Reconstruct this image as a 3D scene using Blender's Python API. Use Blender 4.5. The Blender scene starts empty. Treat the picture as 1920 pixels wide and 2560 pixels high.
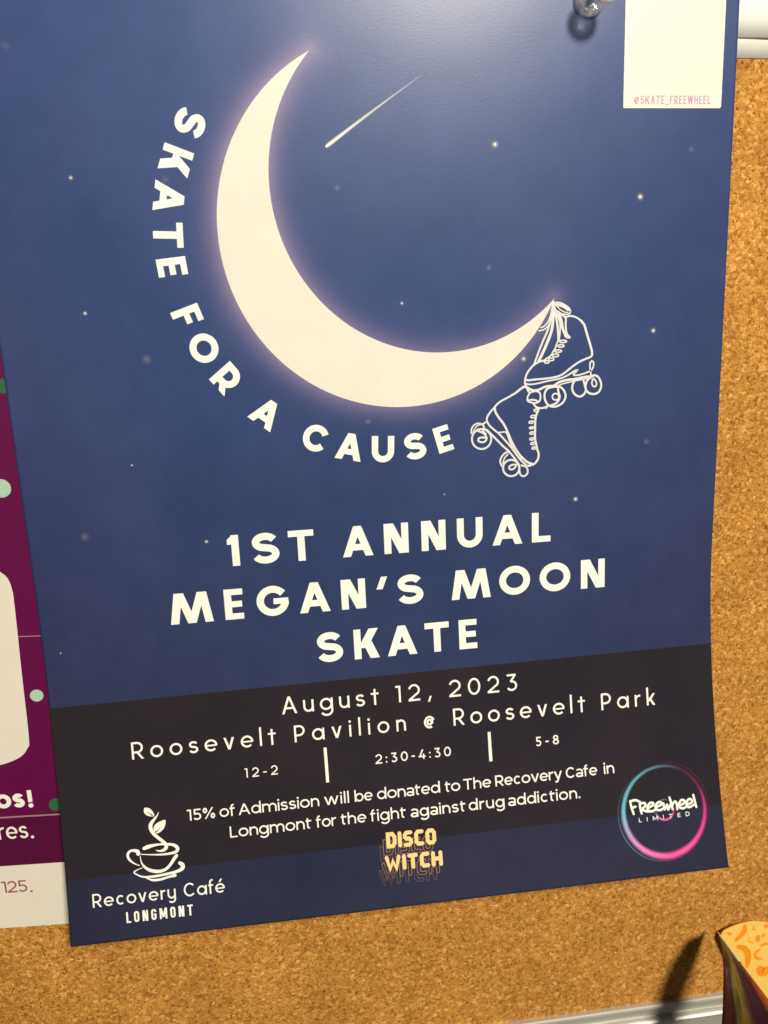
import bpy, math, random
from mathutils import Vector, Matrix
MM = 0.001
SC = bpy.context.scene
COL = SC.collection
random.seed(7)

# ------------------------------------------------------------------ camera
cam_d = bpy.data.cameras.new('camera')
cam = bpy.data.objects.new('camera', cam_d)
COL.objects.link(cam)
cam.matrix_world = Matrix(((0.98831813, 0.0703099, -0.13521757, 0.07316319),
                           (-0.14689504, 0.20305548, -0.9680859, -0.23122997),
                           (-0.04060936, 0.97663964, 0.21101159, 0.17798347),
                           (0, 0, 0, 1)))
cam_d.sensor_fit = 'HORIZONTAL'
cam_d.sensor_width = 36.0
cam_d.lens = 36.0 * 1923.0 / 1920.0
cam_d.clip_start = 0.01
cam_d.clip_end = 50.0
cam_d.dof.use_dof = True
cam_d.dof.focus_distance = 0.238
cam_d.dof.aperture_fstop = 36.06 / 2.2
SC.camera = cam

# ------------------------------------------------------------------ light: one warm ceiling lamp up and to the right, dim room around
world = bpy.data.worlds.new('World')
SC.world = world
world.use_nodes = True
bg = world.node_tree.nodes['Background']
bg.inputs['Color'].default_value = (1.0, 0.90, 0.76, 1)
bg.inputs['Strength'].default_value = 0.075

def lamp(name, loc, target, radius, power, color):
    d = bpy.data.lights.new(name, 'AREA')
    d.shape = 'DISK'
    d.size = radius * 2
    d.energy = power
    d.color = color
    o = bpy.data.objects.new(name, d)
    COL.objects.link(o)
    o.location = loc
    o.rotation_euler = (Vector(target) - Vector(loc)).to_track_quat('-Z', 'Y').to_euler()
    return o
lamp('ceiling_lamp', (0.45, -1.2, 0.95), (0.13, 0, 0.13), 0.12, 33.0, (1.0, 0.92, 0.74))
SC.view_settings.view_transform = 'Standard'
SC.view_settings.look = 'None'
SC.view_settings.exposure = 0.0
SC.view_settings.gamma = 1.0

# ------------------------------------------------------------------ helpers
def lin(r, g, b):
    f = lambda c: (c / 255 / 12.92) if c / 255 <= 0.04045 else ((c / 255 + 0.055) / 1.055) ** 2.4
    return (f(r), f(g), f(b))

def tag(o, label=None, cat=None, group=None, kind=None):
    if label: o['label'] = label
    if cat: o['category'] = cat
    if group: o['group'] = group
    if kind: o['kind'] = kind
    return o

def empty(name, loc=(0, 0, 0), rot=(0, 0, 0)):
    o = bpy.data.objects.new(name, None)
    o.location = loc
    o.rotation_euler = rot
    o.empty_display_size = 0.01
    COL.objects.link(o)
    return o

def mesh_obj(name, verts, faces, mat, parent=None, smooth=False, cols=None):
    me = bpy.data.meshes.new(name)
    me.from_pydata(verts, [], faces)
    if smooth:
        me.polygons.foreach_set('use_smooth', [True] * len(me.polygons))
    if cols is not None:
        a = me.color_attributes.new('ink', 'FLOAT_COLOR', 'POINT')
        flat = []
        for c in cols:
            flat.extend(c if len(c) == 4 else (c[0], c[1], c[2], 1.0))
        a.data.foreach_set('color', flat)
    me.materials.append(mat)
    me.update()
    o = bpy.data.objects.new(name, me)
    COL.objects.link(o)
    if parent: o.parent = parent
    return o

def new_mat(name):
    m = bpy.data.materials.new(name)
    m.use_nodes = True
    nt = m.node_tree
    return m, nt, nt.nodes, nt.links, nt.nodes['Principled BSDF']

def coords(N, L, scale, kind='Object', stretch=(1, 1, 1), rot=(0, 0, 0)):
    tc = N.new('ShaderNodeTexCoord')
    mp = N.new('ShaderNodeMapping')
    mp.inputs['Scale'].default_value = (scale * stretch[0], scale * stretch[1], scale * stretch[2])
    mp.inputs['Rotation'].default_value = rot
    L.new(tc.outputs[kind], mp.inputs['Vector'])
    return mp.outputs['Vector']

def ramp(N, L, src, stops, interp='LINEAR'):
    r = N.new('ShaderNodeValToRGB')
    r.color_ramp.interpolation = interp
    while len(r.color_ramp.elements) < len(stops):
        r.color_ramp.elements.new(0.5)
    for e, (p, c) in zip(r.color_ramp.elements, stops):
        e.position = p
        e.color = (c[0], c[1], c[2], 1)
    L.new(src, r.inputs['Fac'])
    return r.outputs['Color']

def mix(N, L, mode, fac, a, b):
    m = N.new('ShaderNodeMix')
    m.data_type = 'RGBA'
    m.blend_type = mode
    for sock, v in ((m.inputs[0], fac), (m.inputs[6], a), (m.inputs[7], b)):
        if hasattr(v, 'links') or hasattr(v, 'is_linked'):
            L.new(v, sock)
        elif isinstance(v, (int, float)):
            sock.default_value = v
        else:
            sock.default_value = (v[0], v[1], v[2], 1)
    return m.outputs[2]

# printed, lightly glossy paper: every ink lies on the same coated stock
def paper_mat(name, color=None, attr=False, rough=0.32, spec=0.27, grain=0.10, soft=False, bump=0.011, wave=True):
    m, nt, N, L, B = new_mat(name)
    v = coords(N, L, 1.0)
    n1 = N.new('ShaderNodeTexNoise'); n1.inputs['Scale'].default_value = 1900; n1.inputs['Detail'].default_value = 2
    L.new(v, n1.inputs['Vector'])
    n2 = N.new('ShaderNodeTexNoise'); n2.inputs['Scale'].default_value = 75; n2.inputs['Detail'].default_value = 4
    L.new(v, n2.inputs['Vector'])
    if attr:
        at = N.new('ShaderNodeAttribute'); at.attribute_name = 'ink'
        base = at.outputs['Color']
    else:
        rgb = N.new('ShaderNodeRGB'); rgb.outputs[0].default_value = (color[0], color[1], color[2], 1)
        base = rgb.outputs[0]
    g = ramp(N, L, n1.outputs['Fac'], [(0.25, (1 - grain,) * 3), (0.75, (1 + grain * 0.6,) * 3)])
    c = mix(N, L, 'MULTIPLY', 1.0, base, g)
    g2 = ramp(N, L, n2.outputs['Fac'], [(0.3, (1 - grain * .8, 1 - grain * .8, 1 - grain * .6)), (0.7, (1, 1, 1))])
    c = mix(N, L, 'MULTIPLY', 1.0, c, g2)
    L.new(c, B.inputs['Base Color'])
    B.inputs['Roughness'].default_value = rough
    B.inputs['Specular IOR Level'].default_value = spec
    # slanting fibre relief of the stock
    vv = coords(N, L, 1.0, stretch=(1.0, 1.0, 2.4), rot=(0, math.radians(28), 0))
    n3 = N.new('ShaderNodeTexNoise'); n3.inputs['Scale'].default_value = 700; n3.inputs['Detail'].default_value = 5
    n3.inputs['Roughness'].default_value = 0.6
    L.new(vv, n3.inputs['Vector'])
    bp = N.new('ShaderNodeBump'); bp.inputs['Strength'].default_value = bump * 10; bp.inputs['Distance'].default_value = 0.0001
    L.new(n3.outputs['Fac'], bp.inputs['Height'])
    last = bp
    if wave:
        n4 = N.new('ShaderNodeTexNoise'); n4.inputs['Scale'].default_value = 16; n4.inputs['Detail'].default_value = 1
        L.new(v, n4.inputs['Vector'])
        b2 = N.new('ShaderNodeBump'); b2.inputs['Strength'].default_value = 0.5; b2.inputs['Distance'].default_value = 0.001
        L.new(n4.outputs['Fac'], b2.inputs['Height'])
        L.new(bp.outputs['Normal'], b2.inputs['Normal'])
        last = b2
    L.new(last.outputs['Normal'], B.inputs['Normal'])
    if soft:
        L.new(at.outputs['Alpha'], B.inputs['Alpha'])
    return m

M_sheet = paper_mat('poster_paper', attr=True)
M_band = paper_mat('band_ink', attr=True)
M_white = paper_mat('unprinted_white', (0.90, 0.915, 0.87), grain=0.03)
M_moon = paper_mat('moon_ink', (0.77, 0.755, 0.68), grain=0.06)
M_soft = paper_mat('blended_ink', attr=True, soft=True, grain=0.05)
M_outline = paper_mat('skate_line_ink', (0.74, 0.75, 0.76), grain=0.05)
M_gold = paper_mat('gold_ink', (0.92, 0.66, 0.30), grain=0.05)
M_label = paper_mat('label_paper', (0.78, 0.77, 0.70), grain=0.03)

# ------------------------------------------------------------------ the poster's own surface
PW, PH = 215.9, 279.4
LW0, LA, LB, LP = 106.6396, 13.67278, 19.77577, 1.741489
def lift(u, w):
    t = max(0.0, (LW0 - w) / LW0)
    s = min(1.0, max(0.0, u / PW))
    return (LA * (1 - s) + LB * s) * t ** LP
def on_poster(u, w, off):
    return (u * MM, -(lift(u, w) + off) * MM, w * MM)
def flat(u, w, off):
    return (u * MM, -off * MM, w * MM)

class Ink:
    """printed shapes laid on a surface; u to the right, w up, in millimetres"""
    def __init__(self, base=0.08, surf=on_poster):
        self.v, self.f, self.c = [], [], []
        self.base, self.layer, self.surf = base, 0, surf
        self.col = (1, 1, 1, 1)
        self.marks = []
    def pt(self, p, col=None):
        self.v.append(self.surf(p[0], p[1], self.base + 0.005 * self.layer))
        self.c.append(col or self.col)
        return len(self.v) - 1
    def poly(self, pts):
        # fan around the centre, so a shape may be mildly concave
        self.layer += 1
        n = len(pts)
        cx = sum(p[0] for p in pts) / n; cy = sum(p[1] for p in pts) / n
        if n <= 4:
            self.f.append([self.pt(p) for p in pts]); return
        c = self.pt((cx, cy)); idx = [self.pt(p) for p in pts]
        for i in range(n):
            self.f.append([c, idx[i], idx[(i + 1) % n]])
    def ribbon(self, pts, widths, closed=False, caps=False):
        self.layer += 1
        P = [pts[0]]
        Wd = [widths[0]]
        for p, w in zip(pts[1:], widths[1:]):
            if math.hypot(p[0] - P[-1][0], p[1] - P[-1][1]) > 1e-4:
                P.append(p); Wd.append(w)
        if closed and math.hypot(P[0][0] - P[-1][0], P[0][1] - P[-1][1]) < 1e-3:
            P.pop(); Wd.pop()
        n = len(P)
        if n < 2: return
        L_, R_ = [], []
        for i in range(n):
            a = P[(i - 1) % n] if (closed or i > 0) else P[i]
            b = P[(i + 1) % n] if (closed or i < n - 1) else P[i]
            c = P[i]
            d1 = (c[0] - a[0], c[1] - a[1]); d2 = (b[0] - c[0], b[1] - c[1])
            l1 = math.hypot(*d1) or 1e-9; l2 = math.hypot(*d2) or 1e-9
            if l1 < 1e-8: d1, l1 = d2, l2
            if l2 < 1e-8: d2, l2 = d1, l1
            n1 = (-d1[1] / l1, d1[0] / l1); n2 = (-d2[1] / l2, d2[0] / l2)
            m = (n1[0] + n2[0], n1[1] + n2[1]); ml = math.hypot(*m)
            if ml < 0.35: m = n2; ml = 1.0; k = 1.0
            else: k = min(1.7, 2.0 / ml)
            h = Wd[i] / 2 * k
            m = (m[0] / ml, m[1] / ml)
            L_.append(self.pt((c[0] + m[0] * h, c[1] + m[1] * h)))
            R_.append(self.pt((c[0] - m[0] * h, c[1] - m[1] * h)))
        for i in range(n if closed else n - 1):
            j = (i + 1) % n
            self.f.append([L_[i], R_[i], R_[j], L_[j]])
        if caps and not closed:
            for i in (0, n - 1):
                self.disc(P[i], Wd[i] / 2 * 0.995, 12)
    def disc(self, c, r, n=16, ry=None):
        self.poly([(c[0] + r * math.cos(2 * math.pi * i / n), c[1] + (ry or r) * math.sin(2 * math.pi * i / n)) for i in range(n)])
    def glow(self, c, rings, rgb, n=18):
        self.layer += 1
        ci = self.pt(c, rgb + (rings[0][1],))
        prev = None
        for r, a in rings[1:]:
            cur = [self.pt((c[0] + r * math.cos(2 * math.pi * i / n), c[1] + r * math.sin(2 * math.pi * i / n)), rgb + (a,)) for i in range(n)]
            for i in range(n):
                j = (i + 1) % n
                self.f.append([ci, cur[i], cur[j]] if prev is None else [prev[i], cur[i], cur[j], prev[j]])
            prev = cur
    def build_letters(self, name, mat, parent, cols=False):
        # every printed character is its own piece under the line it belongs to
        root = empty(name); root.parent = parent
        marks = self.marks + [(len(self.v), len(self.f), None)]
        for (v0, f0, nm), (v1, f1, _) in zip(marks, marks[1:]):
            if f1 > f0:
                mesh_obj(nm, self.v[v0:v1], [[i - v0 for i in f] for f in self.f[f0:f1]], mat, root, cols=self.c[v0:v1] if cols else None)
        return root
    def mark(self, nm='letter'):
        self.marks.append((len(self.v), len(self.f), nm))
    def build(self, name, mat, parent, use_col=False):
        return mesh_obj(name, self.v, self.f, mat, parent, cols=self.c if use_col else None)

def smooth_path(pts, step=0.35):
    """Catmull-Rom through the traced points (last value is the width)"""
    out = []
    n = len(pts)
    closed = math.hypot(pts[0][0] - pts[-1][0], pts[0][1] - pts[-1][1]) < 0.02
    for i in range(n - 1):
        p1, p2 = pts[i], pts[i + 1]
        p0 = pts[i - 1] if i > 0 else (pts[-2] if closed else p1)
        p3 = pts[i + 2] if i + 2 < n else (pts[1] if closed else p2)
        k = max(1, int(math.hypot(p2[0] - p1[0], p2[1] - p1[1]) / step))
        for s in range(k):
            t = s / k
            q = []
            for d in range(len(p1)):
                a, b, c, e = p0[d], p1[d], p2[d], p3[d]
                q.append(0.5 * (2 * b + (c - a) * t + (2 * a - 5 * b + 4 * c - e) * t * t + (3 * b - a - 3 * c + e) * t ** 3))
            out.append(q)
    out.append(list(pts[-1]))
    return out

# ------------------------------------------------------------------ lettering: glyphs drawn as bars, arcs and slanted strokes
def arc(cx, cy, rx, ry, a0, a1, n=None):
    n = n or max(5, int(abs(a1 - a0) / 12))
    return [(cx + rx * math.cos(math.radians(a0 + (a1 - a0) * i / n)), cy + ry * math.sin(math.radians(a0 + (a1 - a0) * i / n))) for i in range(n + 1)]
def rr(x0, y0, x1, y1, r):
    p = arc(x1 - r, y1 - r, r, r, 0, 90, 5) + arc(x0 + r, y1 - r, r, r, 90, 180, 5) + arc(x0 + r, y0 + r, r, r, 180, 270, 5) + arc(x1 - r, y0 + r, r, r, 270, 360, 5)
    return p + [p[0]]

WID = {'A': .85, 'C': .88, 'D': .78, 'E': .56, 'F': .54, 'G': .95, 'H': .72, 'I': .15, 'K': .68, 'L': .52, 'M': .98, 'N': .76, 'O': .98,
       'P': .62, 'R': .66, 'S': .60, 'T': .66, 'U': .72, 'W': 1.15, '1': .30, '2': .70, '3': .66, '4': .74, '5': .62, '0': .74, '8': .68,
       'a': .72, 'b': .70, 'c': .62, 'd': .72, 'e': .72, 'f': .40, 'g': .73, 'h': .58, 'i': .15, 'k': .54, 'l': .12, 'm': .98, 'n': .57,
       'o': .71, 'r': .36, 's': .52, 't': .45, 'u': .59, 'v': .60, 'w': .95, 'y': .60, '-': .36, ':': .15, ',': .24, '.': .15, "'": .3,
       '!': .2, '@': .80, '%': .95, '_': .6, ' ': .30, '\u00e9': .72}
WID_M = {'a': .66, 'e': .78, 'o': .82, 's': .60, 'g': .80, 'd': .80, 'b': .80, 'c': .70, 'n': .70, 'h': .70, 'u': .70, 'm': 1.22, 'v': .76, 'w': 1.22,
         'y': .76, 't': .48, 'f': .48, 'r': .44, '1': .34, '5': .68, '%': 1.0, 'A': .98, 'C': .92, 'R': .78, 'T': .80, 'L': .62, '2': .68, 'i': .15, 'l': .14}

def glyph(ch, w, t, st='g'):
    """strokes of one character: unit cap height, outer width w, stroke t"""
    S, X, h = [], (.77 if st == 'm' else .70), t / 2
    def bar(x0, y0, x1, y1): S.append(('p', [(x0, y0), (x1, y0), (x1, y1), (x0, y1)]))
    def dg(x0, y0, x1, y1, hw=None):     # slanted bar cut level at both ends; x = centre
        L = math.hypot(x1 - x0, y1 - y0)
        k = (hw or t * L / max(1e-6, abs(y1 - y0))) / 2
        S.append(('p', [(x0 - k, y0), (x0 + k, y0), (x1 + k, y1), (x1 - k, y1)]))
    def st_(p, c=False): S.append(('s', p, c))
    def bowl(cx, cy, rx, ry, a0=0, a1=360): st_(arc(cx, cy, rx, ry, a0, a1), abs(a1 - a0) == 360)
    def ess(w, H, y0=0):
        m = y0 + H * .515
        ru = (y0 + H - h - m) / 2; rl = (m - y0 - h) / 2
        x = w / 2
        st_(arc(x, y0 + H - h - ru, (w / 2 - h) * .93, ru, 22, 240) + arc(x, y0 + h + rl, w / 2 - h, rl, 62, -160))
    q = (st in 'c')
    d = t * 1.12
    if ch == 'A':
        bar_y = .20 if t > .16 else .27
        dg(d / 2, 0, w / 2, 1, d); dg(w - d / 2, 0, w / 2, 1, d)
        k = (w / 2 - d / 2) * (bar_y + h) 
        bar(k + d * .5, bar_y, w - k - d * .5, bar_y + t * .92)
    elif ch == 'C':
        if q: st_([(w - h, .68), (w - h, 1 - w / 2)] + arc(w / 2, 1 - w / 2, w / 2 - h, w / 2 - h, 0, 180)[0:] + arc(w / 2, w / 2, w / 2 - h, w / 2 - h, 180, 360) + [(w - h, .32)])
        else: bowl(w / 2 + .01, .5, w / 2 - h, .5 - h, 34 if t > .16 else 42, 326 if t > .16 else 318)
    elif ch == 'D':
        bar(0, 0, t, 1); st_([(t * .9, 1 - h), (w * .45, 1 - h)] + arc(w * .5, .5, w * .5 - h, .5 - h, 90, -90) + [(t * .9, h)])
    elif ch in 'EF':
        bar(0, 0, t, 1); k = t * .86
        bar(t * .9, 1 - k, w, 1); bar(t * .9, .5 - k / 2, w * (.94 if t > .16 else .9), .5 + k / 2)
        if ch == 'E': bar(t * .9, 0, w, k)
    elif ch == 'G':
        if q:
            st_([(w - h, .72), (w - h, 1 - w / 2)] + arc(w / 2, 1 - w / 2, w / 2 - h, w / 2 - h, 0, 180) + arc(w / 2, w / 2, w / 2 - h, w / 2 - h, 180, 360) + [(w - h, .52)])
            bar(w * .5, .40, w - .01, .40 + t)
        else:
            bowl(w / 2, .5, w / 2 - h, .5 - h, 36, 360 - 4)
            bar(w * .52, .5 - t * .5, w - h * .2, .5 + t * .34)
    elif ch == 'H': bar(0, 0, t, 1); bar(w - t, 0, w, 1); bar(t * .9, .5 - h, w - t * .9, .5 + h)
    elif ch == 'I': bar(w / 2 - h, 0, w / 2 + h, 1)
    elif ch == 'K':
        bar(0, 0, t, 1)
        k = t * 1.35
        dg(t * .75 + k * .35, .36, w - k / 2 - .02, 1, k); dg(w - k / 2, 0, t + k * .62, .60, k)
    elif ch == 'L': bar(0, 0, t, 1); bar(t * .9, 0, w, t * .88)
    elif ch == 'M':
        if t > .16 and st == 'b':
            dg(d * .5, 0, w * .145 + d * .38, 1, d); dg(w - d * .5, 0, w - w * .145 - d * .38, 1, d)
            dg(w * .5, 0, w * .145 + d * .52, 1, d); dg(w * .5, 0, w - w * .145 - d * .52, 1, d)
        else:
            bar(0, 0, t, 1); bar(w - t, 0, w, 1); dg(w / 2, .16, h * 1.3, 1, t * 1.15); dg(w / 2, .16, w - h * 1.3, 1, t * 1.15)
    elif ch == 'N': bar(0, 0, t, 1); bar(w - t, 0, w, 1); dg(w - t * .72, 0, t * .72, 1, t * 1.30)
    elif ch == 'O':
        if q: st_(rr(h, h, w - h, 1 - h, w / 2 - h - .001), True)
        else: bowl(w / 2, .5, w / 2 - h, .5 - h)
    elif ch in 'PR':
        bar(0, 0, t, 1); r = .29 if t > .16 else .27
        b = (1 - h) - 2 * (r - .0)
        st_([(t * .9, 1 - h)] + arc(max(w * (.97 if ch == 'R' else 1) - h - r, t * .95), 1 - h - r, min(r, w - t * 1.5), r, 90, -90) + [(t * .9, b)])
        if ch == 'R': k = t * 1.25; dg(w - k / 2, 0, w * .45, b + h * .3, k)
    elif ch == 'S': ess(w, 1)
    elif ch == 'T': bar(0, 1 - t * .88, w, 1); bar(w / 2 - h, 0, w / 2 + h, 1 - t * .8)
    elif ch == 'U':
        r = w / 2 - h
        st_([(h, 1), (h, r + h)] + arc(w / 2, r + h, r, r, 180, 360) + [(w - h, 1)])
    elif ch == 'W':
        dg(w * .27, 0, d / 2, 1, d); dg(w * .27, 0, w / 2, 1, d); dg(w * .73, 0, w / 2, 1, d); dg(w * .73, 0, w - d / 2, 1, d)
    elif ch == '_': bar(0, -.14, w, -.14 + t * .7)
    elif ch == '1':
        bar(w - t, 0, w, 1)
        if t > .16: S.append(('p', [(0, .70), (w - t * .9, .70), (w - t * .9, .99), (0, .86)]))
        else: S.append(('p', [(0, 1 - t), (w - t * .9, 1 - t), (w - t * .9, 1), (0, 1)]))
    elif ch == '2':
        r = (w - t) / 2
        st_(arc(w / 2, 1 - h - r, r, r, 165, -38) + [(h * 1.2, t * .8)]); bar(0, 0, w, t)
    elif ch == '3':
        bar(.06, 1 - t, w - .06, 1); dg(w * .42, .56, w - .06 - t * .6, 1 - t * .8, t * 1.25)
        st_(arc(w / 2, .31, w / 2 - h, .31 - h, 100, -150))
    elif ch == '4':
        bar(0, .20, w, .20 + t); bar(w * .72 - h, 0, w * .72 + h, .55); dg(t * .65, .22, w * .62, 1, t * 1.15)
    elif ch == '5':
        bar(.08, 1 - t, w - .04, 1); bar(.08, .5, .08 + t, 1 - t * .9); st_([(.12, .55)] + arc(w / 2 - .01, .32, w / 2 - h, .32 - h, 85, -150))
    elif ch == '0': bowl(w / 2, .5, w / 2 - h, .5 - h)
    elif ch == '8': bowl(w / 2, .74, w / 2 - h - .05, .26 - h); bowl(w / 2, .28, w / 2 - h, .28 - h)
    elif ch == '%':
        bowl(.2, .76, .17 - h * .6, .22 - h * .6); bowl(w - .2, .24, .17 - h * .6, .22 - h * .6); dg(.2, 0, w - .2, 1, t)
    elif ch == '-': bar(0, .34, w, .34 + t)
    elif ch == ':': S.append(('d', (w / 2, .12), t * .62)); S.append(('d', (w / 2, .58), t * .62))
    elif ch == '.': S.append(('d', (w / 2, .07), t * .66))
    elif ch == ',': dg(h, -.14, w - h, .20, t)
    elif ch == "'": dg(w * .26, .58, w * .68, 1, w * .52)
    elif ch == '!': dg(w / 2, .30, w / 2, 1.0, t); S.append(('d', (w / 2, .1), t * .6))
    elif ch == '@':
        st_(arc(w / 2, .42, w / 2 - h * .7, .42 - h * .7, -60, -330 - 8)[0:]); bowl(w / 2, .42, w * .20, .16)
        bar(w * .70, .30, w * .70 + t * .8, .60)
    elif ch == 'o': bowl(w / 2, X / 2, w / 2 - h, X / 2 - h)
    elif ch in 'ad' and not (ch == 'a' and st == 'm') or ch in 'bg':
        H = 1.08
        if ch == 'b': bowl(w / 2 + h * .4, X / 2, w / 2 - h * 1.2, X / 2 - h); bar(0, 0, t, H)
        else:
            bowl(w / 2 - h * .3, X / 2, w / 2 - h * 1.15, X / 2 - h)
            if ch == 'a': bar(w - t, 0, w, X)
            if ch == 'd': bar(w - t, 0, w, H)
            if ch == 'g': st_([(w - h, X), (w - h, 0)] + arc(w / 2, -.03, w / 2 - h, .26, 0, -155))
    elif ch == 'a':
        st_([(.07, X * .86)] + arc(w / 2 - .02, X - .22, w / 2 - h + .02, .22 - h, 125, 0, 8) + [(w - h, 0)])
        bowl(w / 2 - .02, .205, w / 2 - h, .205 - h * .8)
    elif ch in 'e\u00e9':
        bowl(w / 2, X / 2, w / 2 - h, X / 2 - h, 0, 316); bar(t * .8, X / 2 - h * .9, w - h * .4, X / 2 + h * .7)
        if ch != 'e': dg(w * .48, .80, w * .66, 1.03, t * 1.2)
    elif ch == 'c': bowl(w / 2 + .03, X / 2, w / 2 - h, X / 2 - h, 48, 312)
    elif ch == 's': ess(w, X)
    elif ch == 'v': dg(w / 2, 0, d / 2, X, d); dg(w / 2, 0, w - d / 2, X, d)
    elif ch == 'w':
        dg(w * .28, 0, d / 2, X, d); dg(w * .28, 0, w / 2, X, d); dg(w * .72, 0, w / 2, X, d); dg(w * .72, 0, w - d / 2, X, d)
    elif ch == 'y':
        if st == 'q': 
            r = w / 2 - h
            st_([(h, X), (h, r + h)] + arc(w / 2, r + h, r, r, 180, 360)); st_([(w - h, X), (w - h, 0)] + arc(w / 2, -.03, w / 2 - h, .24, 0, -140))
        else: dg(w / 2, 0, d / 2, X, d); dg(w * .5 - (w * .5 - d / 2) * .36, -.25, w - d / 2, X, d); bar(.08, -.27, w * .34, -.27 + t)
    elif ch in 'nh':
        r = (w - t) / 2
        bar(0, 0, t, X if ch == 'n' else 1.08); st_([(h * 1.2, X - h - r)] + arc(w / 2, X - h - r, r, r, 180, 0) + [(w - h, 0)])
    elif ch == 'm':
        r = (w / 2 - h) / 2
        bar(0, 0, t, X)
        for k in (0, 1):
            x = h + k * 2 * r
            st_([(x + h * .2, X - h - r)] + arc(x + r, X - h - r, r, r, 180, 0) + [(x + 2 * r, 0)])
    elif ch == 'r': bar(0, 0, t, X); st_(arc(w * .95, X - h - .22, w * .95 - h, .22, 175, 88))
    elif ch == 'u':
        r = (w - t) / 2
        st_([(h, X), (h, r + h)] + arc(w / 2, r + h, r, r, 180, 360)); bar(w - t, 0, w, X)
    elif ch == 't':
        x = w * .5 if st != 'm' else w * .34
        if st == 'm': st_([(x, .95), (x, .2)] + arc(x + .16, .2, .16, .2 - h, 180, 280)); bar(0, X - t, w, X)
        else: bar(x - h, 0, x + h, .93); bar(0, X - t * .8, w, X + t * .1)
    elif ch == 'f':
        x = w * .36
        st_([(x, 0), (x, .86)] + arc(x + .17, .86, .17, .22 - h, 180, 75)); bar(0, X - t, w * .92, X)
    elif ch == 'l': bar(w / 2 - h, 0, w / 2 + h, 1.1)
    elif ch == 'i': bar(w / 2 - h, 0, w / 2 + h, X); S.append(('d', (w / 2, X + .20), t * .68))
    elif ch == 'k':
        bar(0, 0, t, 1.08); dg(t * 1.2, .24, w - t * .7, X, t * 1.3); dg(w - t * .7, 0, t * 1.6, .44, t * 1.3)
    return S

def put_glyph(ink, ch, x, y, sx, sy, w, t, st, frame=None):
    ink.layer = 0
    ink.mark()
    fr = frame or (lambda a, b: (x + a * sx, y + b * sy))
    for s in glyph(ch, w, t, st):
        if s[0] == 'p':
            ink.poly([fr(*p) for p in s[1]])
        elif s[0] == 'd':
            c = fr(*s[1]); ink.disc(c, s[2] * sy, 10)
        else:
            pts = [fr(*p) for p in s[1]]
            ink.ribbon(pts, [t * sy] * len(pts), closed=s[2])
    ink.layer = 0

def put_word(ink, text, u0, u1, base, cap, st, t, frame=None):
    tab = dict(WID)
    if st == 'm': tab.update({c: w * (1.07 if w > .2 else 1) for c, w in WID_M.items()})
    k = {'c': .60, 'w': 1.35}.get(st, 1.0)
    ws = [max(tab[c] * k, t) if st != 'c' or c in 'LTEF_' else tab[c] * k for c in text]
    if st == 'c': ws = [{'L': .42, 'T': .52, 'E': .42, 'F': .42, 'M': .70, 'W': .74, '@': .70, '_': .45, 'H': .50, 'A': .54, 'K': .60, 'S': .48, 'R': .50, 'N': .52}.get(c, .48) for c in text]
    tot = sum(ws) * cap
    n = len(text)
    gap = (u1 - u0 - tot) / (n - 1) if n > 1 else 0
    f = 1.0
    if gap < 0.07 * cap:                       # never let neighbours touch: narrow the letters instead
        gap = 0.07 * cap if n > 1 else 0
        f = (u1 - u0 - gap * (n - 1)) / tot
    x = u0
    for c, w in zip(text, ws):
        w2 = w * f
        if frame:
            put_glyph(ink, c, 0, 0, cap, cap, w2, t, st, frame=lambda a, b, x=x: frame(x + a * cap, base + b * cap))
        else:
            put_glyph(ink, c, x, base, cap, cap, w2, t, st)
        x += w2 * cap + gap

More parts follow.
